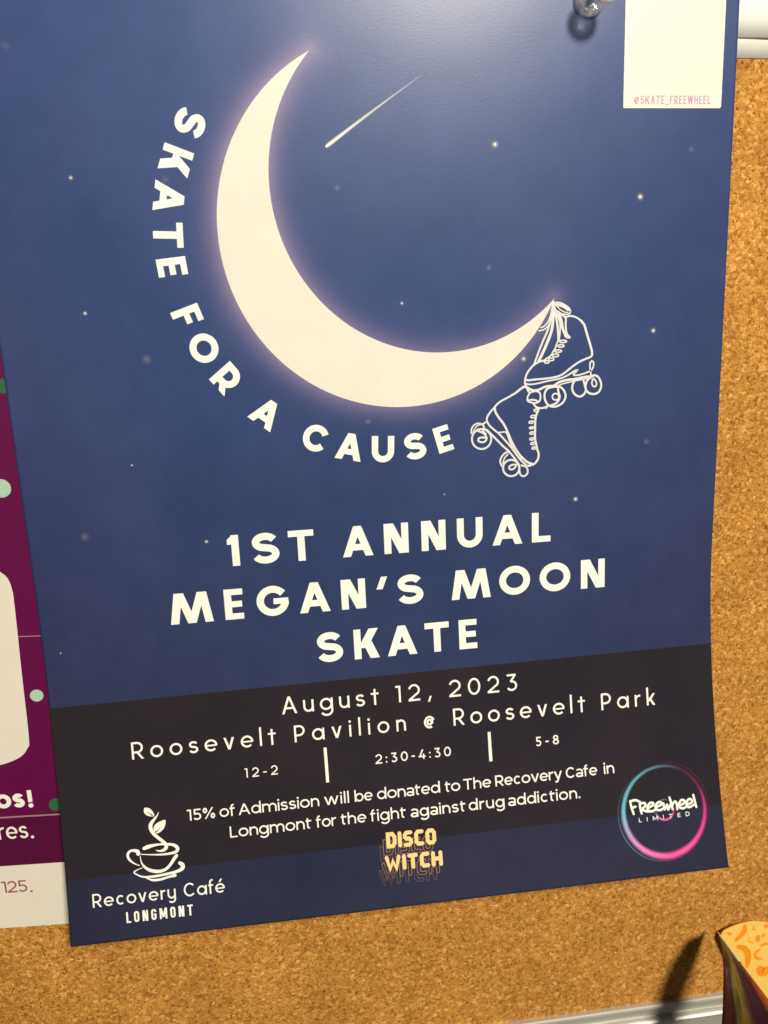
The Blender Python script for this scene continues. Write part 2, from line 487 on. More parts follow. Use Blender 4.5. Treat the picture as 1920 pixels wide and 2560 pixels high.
DATA = {"skates":[[0.58,[[163.78,183.77],[164.08,184.31],[165.37,184.58],[166.98,184.21],[168.6,183.22]]],[0.777,[[168.6,183.22],[169.84,181.78],[170.47,179.88],[171.11,177.97],[171.81,175.86],[172.44,173.75],[172.52,172.61]]],[0.672,[[172.52,172.61],[172.02,172.02],[170.6,171.54],[168.57,170.77],[166.76,169.71],[164.94,168.45],[163.33,167.33],[161.71,166.62],[159.69,166.24],[156.86,166.04],[154.04,165.93],[151.83,165.8],[151.13,166.12]]],[0.664,[[157.65,171.53],[156.04,171.41],[154.84,170.98],[153.64,170.28],[152.44,169.1],[151.53,167.81],[151.07,166.5],[150.89,165.17],[151.13,164.4],[151.83,163.41],[152.83,162.79]]],[0.549,[[151.13,164.78],[152.63,164.52],[154.85,164.7],[157.87,165.23],[160.91,165.66],[162.93,166.05],[164.76,166.79],[165.97,167.5],[166.98,168.07],[167.89,168.26],[167.19,167.58],[166.48,167.04],[166.69,166.66],[168.22,166.67],[170.06,167.07],[171.38,167.53],[172.5,168.11],[172.99,169.14],[173.03,170.29],[172.45,170.8],[171.95,170.34],[171.87,169.0],[172.09,167.65],[172.28,166.29],[172.76,164.92],[172.57,163.96],[173.0,162.97],[173.82,162.94],[174.12,163.7],[173.79,164.68],[172.95,165.49],[172.12,165.92]]],[0.786,[[151.83,163.51],[152.63,162.99],[153.84,162.6],[155.46,162.81],[157.07,163.45],[158.49,163.72],[160.11,163.74],[161.52,164.58],[162.94,165.05],[164.97,165.38],[167.01,165.48],[169.05,165.81],[170.69,166.02],[172.33,166.0]]],[0.435,[[158.89,163.49],[160.92,163.55],[162.95,164.19],[164.98,164.57],[167.02,164.96],[169.47,165.23],[171.11,165.42]]],[0.666,[[146.41,161.41],[148.01,162.25],[149.22,163.15],[150.42,163.92],[151.33,163.91]]],[0.785,[[151.33,163.91],[151.83,162.83],[152.07,162.34]]],[0.591,[[153.74,162.32],[152.53,161.94],[151.73,160.73],[151.72,159.57],[152.63,159.04],[154.25,158.73],[155.46,159.19],[155.87,160.33],[155.66,161.69],[154.85,162.27],[153.74,162.32]]],[0.592,[[151.82,159.66],[153.24,159.78],[154.45,159.53],[155.16,159.01]]],[0.712,[[157.68,162.55],[157.18,161.42],[157.25,159.87],[157.8,158.59],[158.92,157.56],[160.56,157.28],[162.19,157.78],[163.4,158.79],[164.0,160.31],[163.58,161.88],[162.55,163.09],[161.33,163.43],[159.3,163.34],[158.19,163.01],[157.68,162.55]]],[0.713,[[161.43,163.33],[161.65,161.78],[162.06,160.41],[161.77,159.26],[160.75,158.24],[159.33,157.79]]],[0.557,[[161.8,160.28],[161.75,159.97],[161.6,159.7],[161.37,159.49],[161.07,159.36],[160.75,159.33],[160.42,159.39],[160.12,159.55],[159.89,159.79],[159.73,160.08],[159.68,160.39],[159.73,160.7],[159.88,160.97],[160.11,161.18],[160.41,161.31],[160.73,161.34],[161.06,161.28],[161.36,161.12],[161.59,160.89],[161.75,160.6],[161.8,160.28]]],[0.714,[[157.19,159.88],[157.8,158.68],[158.31,157.78],[157.7,157.04]]],[0.715,[[167.12,165.09],[166.42,164.06],[166.17,162.53],[166.76,161.14],[167.9,160.21],[169.13,160.06],[170.15,160.78],[170.65,161.92],[170.32,163.3],[169.88,164.86]]],[0.718,[[172.12,165.92],[173.35,166.34],[174.59,165.8],[175.49,164.21],[175.64,162.65],[174.89,161.13],[173.45,160.58],[171.8,160.9],[170.75,161.92],[170.53,163.09],[170.91,164.62],[171.92,165.64]]],[0.505,[[161.53,177.78],[161.23,176.85],[160.84,175.93],[160.54,175.0],[159.84,174.08],[159.45,173.25],[158.45,172.53],[157.44,171.91],[156.84,171.56]]],[0.651,[[159.56,187.89],[159.58,185.86],[158.99,183.29],[158.01,180.34],[156.82,177.77],[155.43,174.64],[153.88,170.65]]],[0.958,[[159.87,186.96],[159.79,183.63],[159.31,180.3],[158.02,176.98],[156.63,174.03],[155.24,171.35]]],[0.767,[[160.16,187.31],[160.58,185.08],[161.09,182.84],[161.41,180.22],[161.59,177.59]]],[0.576,[[160.77,185.82],[161.89,183.18],[162.1,181.31],[161.98,179.45],[161.73,177.58]]],[0.846,[[161.57,185.79],[162.49,183.16],[162.8,181.29],[163.42,179.58],[164.03,178.43],[165.04,178.17]]],[0.655,[[162.57,185.01],[163.78,184.04],[163.8,182.18],[163.98,180.12],[164.43,178.98],[165.14,178.3]]],[0.498,[[160.55,188.68],[162.14,188.54],[163.74,187.75],[164.95,186.79],[165.3,185.76],[164.57,185.09],[162.97,185.19],[161.67,185.75],[160.57,186.56]]],[0.383,[[160.76,187.85],[161.96,186.61],[163.36,185.82],[164.46,185.65]]],[0.958,[[160.75,188.03],[162.75,187.6],[164.55,186.43]]],[1.148,[[159.96,188.61],[160.17,186.95],[160.77,185.45],[161.77,185.04]]],[0.46,[[159.37,186.97],[158.99,184.77],[158.0,182.76],[156.81,181.69],[155.92,181.45]]],[0.462,[[159.19,183.65],[158.2,181.83],[156.81,180.76],[155.32,180.54]]],[0.468,[[164.21,177.05],[164.15,176.94],[163.99,176.84],[163.74,176.77],[163.42,176.72],[163.06,176.7],[162.69,176.72],[162.37,176.78],[162.11,176.86],[161.94,176.96],[161.87,177.07],[161.93,177.18],[162.09,177.28],[162.34,177.36],[162.66,177.4],[163.02,177.42],[163.38,177.4],[163.71,177.35],[163.97,177.27],[164.14,177.16],[164.21,177.05]]],[0.469,[[163.39,175.72],[163.35,175.61],[163.21,175.5],[162.99,175.42],[162.71,175.37],[162.4,175.35],[162.09,175.37],[161.81,175.43],[161.58,175.52],[161.44,175.62],[161.38,175.74],[161.43,175.86],[161.56,175.96],[161.78,176.04],[162.06,176.09],[162.37,176.11],[162.68,176.09],[162.96,176.03],[163.19,175.95],[163.34,175.84],[163.39,175.72]]],[0.469,[[162.6,174.23],[162.55,174.11],[162.41,174.01],[162.18,173.93],[161.89,173.87],[161.57,173.86],[161.25,173.88],[160.95,173.94],[160.72,174.02],[160.56,174.13],[160.51,174.25],[160.55,174.36],[160.7,174.47],[160.92,174.55],[161.21,174.6],[161.54,174.62],[161.86,174.59],[162.15,174.54],[162.39,174.45],[162.54,174.35],[162.6,174.23]]],[0.47,[[161.66,172.94],[161.62,172.81],[161.48,172.7],[161.26,172.61],[160.98,172.55],[160.67,172.53],[160.36,172.56],[160.08,172.62],[159.85,172.71],[159.71,172.83],[159.65,172.96],[159.69,173.09],[159.83,173.2],[160.05,173.29],[160.33,173.35],[160.64,173.37],[160.95,173.34],[161.23,173.28],[161.46,173.19],[161.61,173.07],[161.66,172.94]]],[0.47,[[160.14,171.83],[160.1,171.7],[159.99,171.58],[159.81,171.49],[159.57,171.44],[159.31,171.42],[159.05,171.44],[158.81,171.5],[158.62,171.6],[158.5,171.71],[158.45,171.84],[158.49,171.97],[158.6,172.09],[158.78,172.18],[159.02,172.23],[159.28,172.25],[159.54,172.23],[159.78,172.17],[159.97,172.07],[160.09,171.96],[160.14,171.83]]],[0.469,[[158.61,171.09],[158.58,170.98],[158.48,170.87],[158.31,170.79],[158.1,170.74],[157.86,170.72],[157.63,170.74],[157.41,170.8],[157.24,170.88],[157.13,170.99],[157.09,171.11],[157.12,171.23],[157.22,171.33],[157.39,171.41],[157.6,171.46],[157.83,171.48],[158.07,171.46],[158.29,171.4],[158.46,171.32],[158.57,171.21],[158.61,171.09]]],[0.643,[[151.97,162.69],[151.39,163.55],[150.81,163.86],[149.85,163.44],[147.91,162.15],[145.6,160.98],[143.28,159.9],[141.93,158.95],[140.96,157.89],[139.6,156.48],[138.72,155.04],[138.76,153.74],[139.55,152.48],[140.89,151.2],[142.42,149.89],[143.96,148.2],[145.5,146.41],[146.85,144.72],[148.21,142.74],[149.58,141.03],[150.76,139.9],[151.55,139.18]]],[0.754,[[141.25,158.24],[141.37,156.76],[142.47,154.84],[143.8,153.09],[144.76,151.35],[145.52,149.62],[146.48,147.3],[147.54,145.25],[148.9,143.17],[150.37,141.46],[151.75,140.32],[153.13,139.76]]],[0.496,[[142.33,150.27],[143.59,150.29],[144.55,150.28],[145.23,149.17],[146.09,146.76],[147.05,144.81],[148.41,142.63],[149.58,141.41]]],[0.741,[[151.75,139.17],[152.93,139.38],[154.12,139.89],[155.11,141.27],[155.3,142.79],[154.86,144.15],[154.47,145.89],[154.11,147.62],[154.11,150.27],[154.17,153.09],[154.46,154.95],[155.08,156.23],[155.27,157.06]]],[0.662,[[149.77,139.49],[150.76,139.14],[151.94,139.16],[152.73,139.49]]],[0.624,[[150.76,139.14],[151.45,138.61],[151.78,137.63],[151.54,136.58],[150.46,135.94],[149.47,136.43],[149.08,137.61],[149.03,139.34],[148.3,140.73],[147.04,142.43],[145.77,143.84],[144.41,143.67],[143.32,142.56],[142.82,141.07],[143.3,139.7]]],[0.681,[[135.7,151.49],[137.04,151.6],[138.38,151.34],[139.53,150.34],[140.86,148.95],[142.4,147.35],[143.94,145.75],[145.78,144.12]]],[0.567,[[138.7,153.84],[137.83,153.42],[137.25,153.08],[135.92,153.43],[134.57,152.94],[133.78,151.78],[133.7,150.48]]],[0.416,[[136.87,153.0],[135.62,152.7],[134.64,151.54],[134.19,150.64]]],[0.643,[[137.41,153.07],[137.72,151.93],[137.41,150.83],[138.27,150.03]]],[0.648,[[139.99,148.34],[139.82,147.39],[139.37,146.55],[138.68,145.9],[137.81,145.51],[136.86,145.41],[135.91,145.62],[135.05,146.12],[134.38,146.84],[133.96,147.73],[133.83,148.69],[133.99,149.64],[134.44,150.47],[135.13,151.12],[135.99,151.5],[136.95,151.6],[137.89,151.4],[138.74,150.91],[139.42,150.19],[139.85,149.3],[139.99,148.34]]],[0.644,[[135.69,151.11],[137.41,150.36],[138.32,149.28],[138.54,148.52],[137.95,147.7],[136.89,147.52],[135.93,147.92],[135.94,148.67],[136.62,149.0],[138.35,148.86]]],[0.701,[[148.98,138.67],[148.85,137.88],[148.47,137.18],[147.88,136.64],[147.14,136.32],[146.32,136.25],[145.5,136.43],[144.76,136.84],[144.18,137.45],[143.81,138.2],[143.69,139.01],[143.82,139.8],[144.2,140.49],[144.79,141.03],[145.53,141.35],[146.35,141.42],[147.16,141.25],[147.9,140.83],[148.48,140.23],[148.86,139.48],[148.98,138.67]]],[0.502,[[145.28,143.2],[144.2,142.13],[143.66,140.44]]],[0.622,[[148.59,139.79],[146.83,139.86],[145.75,139.36],[145.74,138.59],[146.62,138.34],[147.51,138.86],[148.0,139.6]]],[0.647,[[153.62,158.54],[154.49,157.47],[156.06,157.07],[157.62,157.31],[158.3,157.93]]],[0.497,[[155.11,156.56],[155.1,156.44],[155.02,156.33],[154.9,156.23],[154.72,156.15],[154.52,156.11],[154.32,156.11],[154.13,156.14],[153.97,156.2],[153.86,156.29],[153.8,156.41],[153.81,156.52],[153.89,156.64],[154.02,156.74],[154.19,156.81],[154.39,156.85],[154.59,156.86],[154.78,156.83],[154.94,156.76],[155.06,156.67],[155.11,156.56]]],[0.498,[[154.15,154.68],[154.14,154.56],[154.05,154.44],[153.91,154.34],[153.71,154.26],[153.49,154.22],[153.26,154.21],[153.05,154.24],[152.87,154.3],[152.75,154.4],[152.69,154.51],[152.71,154.63],[152.79,154.74],[152.94,154.84],[153.13,154.92],[153.36,154.96],[153.58,154.97],[153.8,154.94],[153.97,154.88],[154.1,154.79],[154.15,154.68]]],[0.499,[[153.67,152.96],[153.65,152.85],[153.56,152.74],[153.41,152.65],[153.22,152.58],[153.0,152.54],[152.77,152.53],[152.55,152.55],[152.38,152.61],[152.26,152.69],[152.2,152.79],[152.22,152.9],[152.31,153.0],[152.46,153.1],[152.65,153.17],[152.87,153.21],[153.1,153.22],[153.32,153.2],[153.49,153.14],[153.61,153.06],[153.67,152.96]]],[0.5,[[153.86,151.2],[153.84,151.12],[153.74,151.03],[153.58,150.96],[153.37,150.89],[153.14,150.85],[152.9,150.84],[152.68,150.85],[152.5,150.89],[152.37,150.95],[152.32,151.03],[152.34,151.11],[152.44,151.2],[152.6,151.28],[152.81,151.34],[153.04,151.38],[153.28,151.39],[153.51,151.38],[153.69,151.34],[153.81,151.28],[153.86,151.2]]],[0.501,[[153.86,149.55],[153.85,149.44],[153.77,149.34],[153.63,149.24],[153.44,149.17],[153.23,149.13],[153.01,149.12],[152.81,149.15],[152.64,149.21],[152.53,149.29],[152.47,149.39],[152.49,149.5],[152.57,149.61],[152.71,149.7],[152.9,149.77],[153.11,149.81],[153.33,149.82],[153.53,149.79],[153.7,149.73],[153.81,149.65],[153.86,149.55]]],[0.502,[[153.79,147.69],[153.77,147.58],[153.7,147.48],[153.57,147.39],[153.39,147.32],[153.19,147.28],[152.99,147.27],[152.79,147.3],[152.63,147.36],[152.52,147.44],[152.47,147.54],[152.49,147.65],[152.56,147.76],[152.69,147.85],[152.87,147.92],[153.07,147.96],[153.27,147.96],[153.47,147.94],[153.63,147.88],[153.74,147.79],[153.79,147.69]]],[0.503,[[154.08,146.25],[154.07,146.14],[153.99,146.04],[153.86,145.95],[153.69,145.88],[153.49,145.84],[153.28,145.83],[153.09,145.86],[152.93,145.92],[152.82,146.0],[152.77,146.1],[152.78,146.21],[152.86,146.32],[152.99,146.41],[153.16,146.48],[153.36,146.52],[153.57,146.52],[153.76,146.5],[153.92,146.44],[154.03,146.35],[154.08,146.25]]],[0.505,[[154.34,144.76],[154.33,144.65],[154.27,144.54],[154.15,144.45],[154.0,144.39],[153.82,144.35],[153.64,144.35],[153.47,144.38],[153.33,144.44],[153.23,144.53],[153.18,144.63],[153.19,144.74],[153.25,144.84],[153.37,144.93],[153.52,145.0],[153.7,145.03],[153.88,145.04],[154.05,145.01],[154.19,144.95],[154.29,144.86],[154.34,144.76]]]],"cup":[[[29.36,38.26,0.119],[28.84,37.26,0.417],[27.87,36.16,0.775],[26.74,34.77,1.133],[26.62,33.27,1.133],[27.38,31.67,1.013],[28.61,30.32,0.954],[29.98,28.95,1.013],[30.84,27.79,1.073],[30.7,26.75,1.073],[29.77,26.2,0.835],[28.59,26.16,0.477],[27.73,26.5,0.238]],
[[24.13,27.47,1.007],[25.18,27.79,1.244],[26.97,28.1,0.889],[29.04,28.18,0.592],[31.09,28.0,0.711],[33.13,27.52,0.889],[34.24,26.48,1.066],[33.86,25.41,0.948],[32.05,25.02,0.711],[29.39,24.98,0.592],[26.17,25.3,0.355],[22.98,25.8,0.237]],
[[22.26,26.0,1.124],[22.03,26.81,1.183],[20.6,27.28,0.769],[19.48,26.88,0.769],[19.02,25.73,0.769],[19.64,24.3,0.651],[21.01,23.09,0.414],[22.43,22.38,0.177]],
[[22.79,25.28,0.177],[23.07,23.14,0.414],[24.13,21.52,0.769],[25.81,20.42,1.006],[28.13,19.9,1.006],[30.23,20.34,0.887],[31.81,21.66,0.887],[32.95,23.17,1.006],[33.77,24.13,1.065]],
[[23.25,21.62,0.177],[21.75,21.2,0.295],[20.59,20.54,0.414],[21.41,19.69,0.414],[23.34,18.77,0.532],[26.85,18.56,0.709],[30.42,18.82,0.768],[33.41,19.22,0.886],[35.24,19.96,1.182],[35.38,21.08,1.3],[34.63,21.77,1.005]],
[[24.18,18.28,0.236],[26.18,17.45,0.709],[28.54,17.4,0.709],[30.94,17.86,0.65],[32.89,18.14,1.004]]],"leaves":[[[25.25,40.11],[26.69,39.79],[27.76,38.45],[27.9,37.22],[26.93,37.24],[25.65,37.78],[24.99,38.77]],
[[31.22,35.62],[30.93,33.68],[29.79,32.3],[28.27,31.72],[27.48,32.87],[27.88,34.34],[29.28,35.24]]],"veins":[[[26.02,38.8,0.059],[26.85,38.1,0.238],[27.52,37.32,0.357]],
[[29.44,33.55,0.089],[28.79,32.72,0.238],[27.86,32.16,0.417]]],"freewheel":[[0.911,[[183.43,24.63],[183.71,22.53],[184.29,20.4]]],[0.911,[[183.42,24.57],[185.24,24.77],[186.73,24.13]]],[0.909,[[183.82,22.41],[185.16,22.7]]],[0.912,[[186.7,23.74],[186.77,21.98],[187.08,20.32]]],[0.912,[[186.79,23.51],[188.24,23.57],[188.65,22.87],[187.84,21.98],[186.99,21.85],[188.69,20.86],[190.59,20.66]]],[0.912,[[189.39,21.81],[191.26,22.55],[191.38,23.24],[190.38,23.35],[189.32,22.37],[189.48,21.04],[190.83,20.63],[191.83,21.01]]],[0.913,[[192.14,21.74],[194.14,22.4],[194.26,23.11],[193.26,23.26],[192.15,22.28],[192.36,21.06],[193.72,20.7],[194.86,21.23]]],[0.916,[[195.02,22.74],[195.23,20.82],[196.24,22.18],[196.49,20.62],[197.63,22.36]]],[0.918,[[197.31,24.41],[197.87,22.33],[198.06,20.57]]],[0.916,[[197.94,21.78],[199.02,22.91],[199.65,22.36],[199.73,20.39]]],[0.917,[[200.57,21.5],[202.33,22.08],[202.47,22.9],[201.47,23.16],[200.51,22.05],[200.75,20.83],[201.92,20.48],[202.99,20.92]]],[0.919,[[203.25,21.55],[205.05,22.01],[205.14,22.84],[204.15,23.2],[203.2,22.21],[203.42,20.87],[204.37,20.66],[205.69,21.18]]],[0.923,[[205.86,24.39],[206.15,22.55],[206.54,20.43]]]],"words":[["August",69.74,100.83,65.0,5.6,"g",0.115],["12,",106.36,118.14,65.0,5.5,"g",0.115],["2023",123.99,146.95,65.0,5.6,"g",0.115],["Roosevelt",22.79,67.23,55.6,5.45,"g",0.115],["Pavilion",73.06,109.07,55.6,5.4,"g",0.115],["@",115.19,118.66,55.6,4.6,"g",0.14],["Roosevelt",124.91,170.0,55.5,5.6,"g",0.115],["Park",175.67,194.82,55.4,5.6,"g",0.115],["12-2",56.7,67.03,46.0,3.0,"g",0.13],["2:30-4:30",98.44,123.4,45.8,3.1,"g",0.14],["5-8",152.21,160.21,45.8,3.1,"g",0.145],["15%",37.98,46.57,34.45,3.5,"m",0.135],["of",47.96,52.85,34.45,3.5,"m",0.135],["Admission",53.87,79.43,34.45,3.5,"m",0.135],["will",81.12,89.06,34.45,3.5,"m",0.135],["be",90.9,96.75,34.45,3.5,"m",0.135],["donated",98.25,118.98,34.4,3.5,"m",0.135],["to",120.64,125.74,34.3,3.5,"m",0.14],["The",126.83,136.16,34.3,3.5,"m",0.14],["Recovery",137.6,160.51,34.3,3.5,"m",0.14],["Cafe",161.81,172.78,34.3,3.5,"m",0.14],["in",175.1,178.75,34.3,3.5,"m",0.14],["Longmont",50.72,76.48,27.7,3.5,"m",0.135],["for",77.96,84.45,27.7,3.5,"m",0.135],["the",86.0,94.2,27.7,3.5,"m",0.135],["fight",95.51,107.12,27.65,3.5,"m",0.135],["against",108.79,126.98,27.5,3.5,"m",0.14],["drug",128.15,140.2,27.5,3.5,"m",0.14],["addiction.",141.51,166.18,27.5,3.5,"m",0.14],["Recovery",7.48,32.72,11.1,4.15,"q",0.12],["Caf\u00e9",35.22,47.95,11.1,4.15,"q",0.12],["LONGMONT",17.24,37.63,5.25,3.3,"c",0.17],["LIMITED",185.75,204.01,17.75,1.4,"w",0.2],["@SKATE_FREEWHEEL",184.21,208.22,244.0,2.3,"c",0.16]],"stars":[[24.14,225.61,0.35,1],[23.69,190.2,0.35,1],[31.71,146.88,0.22,0.9],[39.01,176.99,1.0,0.3],[16.05,126.47,0.9,0.3],[50.93,122.34,0.35,1],[113.34,190.03,0.32,1],[95.9,222.14,0.6,0.35],[142.11,233.32,0.6,0.9],[139.91,199.4,0.6,0.35],[186.95,218.52,0.6,1],[202.68,231.59,0.6,0.3],[150.54,172.37,0.55,0.8],[192.47,179.23,0.5,0.9],[191.32,144.53,0.7,0.25],[167.73,127.37,0.5,1],[101.74,155.78,0.6,0.35],[124.75,131.83,0.2,0.6],[48.84,224.87,0.8,0.22],[5.01,91.22,0.2,0.5],[11.85,257.55,1.0,0.12]]}

# ------------------------------------------------------------------ the cork board, its aluminium frame and the wall behind
def cork_material():
    m, nt, N, L, B = new_mat('cork')
    v0 = coords(N, L, 1.0)
    nd = N.new('ShaderNodeTexNoise'); nd.inputs['Scale'].default_value = 620; nd.inputs['Detail'].default_value = 2
    L.new(v0, nd.inputs['Vector'])
    dist = N.new('ShaderNodeVectorMath'); dist.operation = 'SCALE'; dist.inputs['Scale'].default_value = 0.0016
    sub = N.new('ShaderNodeVectorMath'); sub.operation = 'SUBTRACT'; sub.inputs[1].default_value = (.5, .5, .5)
    L.new(nd.outputs['Color'], sub.inputs[0]); L.new(sub.outputs[0], dist.inputs[0])
    add = N.new('ShaderNodeVectorMath'); L.new(v0, add.inputs[0]); L.new(dist.outputs[0], add.inputs[1])
    def vor(scale, rnd=1.0, stretch=None, rot=0.0):
        n = N.new('ShaderNodeTexVoronoi'); n.inputs['Scale'].default_value = scale; n.inputs['Randomness'].default_value = rnd
        if stretch:
            mp = N.new('ShaderNodeMapping'); mp.inputs['Scale'].default_value = stretch; mp.inputs['Rotation'].default_value = (0, rot, 0)
            L.new(add.outputs[0], mp.inputs['Vector']); L.new(mp.outputs[0], n.inputs['Vector'])
        else: L.new(add.outputs[0], n.inputs['Vector'])
        return n
    def chan(n):
        s = N.new('ShaderNodeSeparateColor'); L.new(n.outputs['Color'], s.inputs[0]); return s
    g1 = vor(1050)
    s1 = chan(g1)
    base = ramp(N, L, s1.outputs[0], [(0.0, (.36, .142, .024)), (.25, (.48, .207, .038)), (.6, (.55, .256, .050)), (.85, (.61, .302, .067)), (1.0, (.76, .42, .12))])
    g2 = vor(1900, stretch=(1, 1, 1.9), rot=.6)
    s2 = chan(g2)
    fine = ramp(N, L, s2.outputs[0], [(0, (.74, .69, .60)), (.45, (1, 1, 1)), (1, (1.18, 1.22, 1.35))])
    c = mix(N, L, 'MULTIPLY', .8, base, fine)
    # dark bark specks
    g3 = vor(760, stretch=(1.7, 1, .9), rot=-.5)
    s3 = chan(g3)
    near = N.new('ShaderNodeMath'); near.operation = 'LESS_THAN'; near.inputs[1].default_value = .30; L.new(g3.outputs['Distance'], near.inputs[0])
    pick = N.new('ShaderNodeMath'); pick.operation = 'GREATER_THAN'; pick.inputs[1].default_value = .85; L.new(s3.outputs[1], pick.inputs[0])
    both = N.new('ShaderNodeMath'); both.operation = 'MULTIPLY'; L.new(near.outputs[0], both.inputs[0]); L.new(pick.outputs[0], both.inputs[1])
    sft = N.new('ShaderNodeMath'); sft.operation = 'MULTIPLY'; sft.inputs[1].default_value = .74; L.new(both.outputs[0], sft.inputs[0])
    c = mix(N, L, 'MIX', sft.outputs[0], c, (.12, .045, .014))
    # pale flakes
    g4 = vor(620, stretch=(1, 1, 2.1), rot=.9)
    s4 = chan(g4)
    n4 = N.new('ShaderNodeMath'); n4.operation = 'LESS_THAN'; n4.inputs[1].default_value = .26; L.new(g4.outputs['Distance'], n4.inputs[0])
    p4 = N.new('ShaderNodeMath'); p4.operation = 'GREATER_THAN'; p4.inputs[1].default_value = .90; L.new(s4.outputs[2], p4.inputs[0])
    b4 = N.new('ShaderNodeMath'); b4.operation = 'MULTIPLY'; L.new(n4.outputs[0], b4.inputs[0]); L.new(p4.outputs[0], b4.inputs[1])
    h4 = N.new('ShaderNodeMath'); h4.operation = 'MULTIPLY'; h4.inputs[1].default_value = .6; L.new(b4.outputs[0], h4.inputs[0])
    c = mix(N, L, 'MIX', h4.outputs[0], c, (.86, .56, .24))
    nb = N.new('ShaderNodeTexNoise'); nb.inputs['Scale'].default_value = 45; nb.inputs['Detail'].default_value = 5; L.new(v0, nb.inputs['Vector'])
    blot = ramp(N, L, nb.outputs['Fac'], [(.3, (.86, .83, .78)), (.7, (1.08, 1.08, 1.08))])
    c = mix(N, L, 'MULTIPLY', 1.0, c, blot)
    L.new(c, B.inputs['Base Color'])
    B.inputs['Roughness'].default_value = .85
    B.inputs['Specular IOR Level'].default_value = .25
    bp = N.new('ShaderNodeBump'); bp.inputs['Strength'].default_value = .6; bp.inputs['Distance'].default_value = .0003
    hsum = N.new('ShaderNodeMath'); L.new(s1.outputs[1], hsum.inputs[0]); L.new(s2.outputs[1], hsum.inputs[1])
    hs2 = N.new('ShaderNodeMath'); hs2.operation = 'SUBTRACT'; L.new(hsum.outputs[0], hs2.inputs[0]); L.new(g1.outputs['Distance'], hs2.inputs[1])
    hs3 = N.new('ShaderNodeMath'); hs3.operation = 'SUBTRACT'; L.new(hs2.outputs[0], hs3.inputs[0]); L.new(both.outputs[0], hs3.inputs[1])
    L.new(hs3.outputs[0], bp.inputs['Height'])
    L.new(bp.outputs['Normal'], B.inputs['Normal'])
    return m

def simple(name, rgb, rough=.5, metal=0.0, spec=.5, noise=0.0, nscale=300, bump=0.0):
    m, nt, N, L, B = new_mat(name)
    B.inputs['Roughness'].default_value = rough; B.inputs['Metallic'].default_value = metal
    B.inputs['Specular IOR Level'].default_value = spec
    v = coords(N, L, 1.0)
    n = N.new('ShaderNodeTexNoise'); n.inputs['Scale'].default_value = nscale; n.inputs['Detail'].default_value = 4
    L.new(v, n.inputs['Vector'])
    a = tuple(x * (1 - noise) for x in rgb); b = tuple(min(1, x * (1 + noise)) for x in rgb)
    L.new(ramp(N, L, n.outputs['Fac'], [(.3, a), (.7, b)]), B.inputs['Base Color'])
    if bump:
        bp = N.new('ShaderNodeBump'); bp.inputs['Strength'].default_value = bump; bp.inputs['Distance'].default_value = .0002
        L.new(n.outputs['Fac'], bp.inputs['Height']); L.new(bp.outputs['Normal'], B.inputs['Normal'])
    return m

def box(x0, y0, z0, x1, y1, z1):
    v = [(x0, y0, z0), (x1, y0, z0), (x1, y1, z0), (x0, y1, z0), (x0, y0, z1), (x1, y0, z1), (x1, y1, z1), (x0, y1, z1)]
    v = [(a * MM, b * MM, c * MM) for a, b, c in v]
    f = [(0, 1, 5, 4), (1, 2, 6, 5), (2, 3, 7, 6), (3, 0, 4, 7), (4, 5, 6, 7), (3, 2, 1, 0)]
    return v, f

M_cork = cork_material()
M_alu = simple('satin_aluminium', (.60, .585, .55), rough=.42, metal=.55, spec=.5, noise=.05, nscale=60)
M_wall = simple('painted_wall', (.62, .58, .50), rough=.8, noise=.04, nscale=40, bump=.2)
v, f = box(-1500, 14, -1200, 1800, 60, 1500)
tag(mesh_obj('wall', v, f, M_wall), kind='structure')

board = tag(empty('bulletin_board', (180 * MM, 0.8 * MM, -70.9 * MM), (0, math.radians(1.5), 0)),
            'tan cork bulletin board with a silver metal frame, carrying all the papers', 'bulletin board')
BX0, BX1, BZ1 = -620, 640, 880
v, f = box(BX0, 0, -24, BX1, 11, BZ1)
mesh_obj('cork_panel', v, f, M_cork, board)
# extruded frame rail: (distance below the cork edge, height over the cork)
prof = [(0, -.2), (0, 1.6), (.3, 2.1), (.9, 2.3), (1.3, 2.0), (1.5, 1.3), (2.2, 1.15), (5.2, .9), (5.7, .2), (6.3, .2), (6.7, 2.0), (7.4, 2.6), (8.4, 2.3),
        (9.0, 1.4), (9.6, 1.0), (16.5, .9), (17.2, 1.6), (19, 1.8), (20, 1.2), (20.4, 0), (20.4, -12.8), (0.2, -12.8)]
def rail(length0, length1, place):
    n = len(prof)
    vs = [place(s, d, h) for s in (length0, length1) for d, h in prof]
    fs = [(i, (i + 1) % n, n + (i + 1) % n, n + i) for i in range(n)] + [tuple(range(n)), tuple(range(2 * n - 1, n - 1, -1))]
    vs = [(a * MM, b * MM, c * MM) for a, b, c in vs]
    return mesh_obj('frame_rail', vs, fs, M_alu, board)
rail(BX0 - 2, BX1 + 2, lambda s, d, h: (s, -h, -d))
rail(BX0 - 2, BX1 + 2, lambda s, d, h: (s, -h, BZ1 - 22 + d))
rail(0, BZ1 - 24, lambda s, d, h: (BX0 + 18 - d, -h, s))
rail(0, BZ1 - 24, lambda s, d, h: (BX1 - 18 + d, -h, s))

# ------------------------------------------------------------------ the moon skate poster
poster = tag(empty('poster'), 'navy night sky poster with a big crescent moon and white lettering', 'poster')
MCX, MCY, MR = 113.31, 211.24, 51.575
ICX, ICY, IR = 125.536, 223.947, 48.616

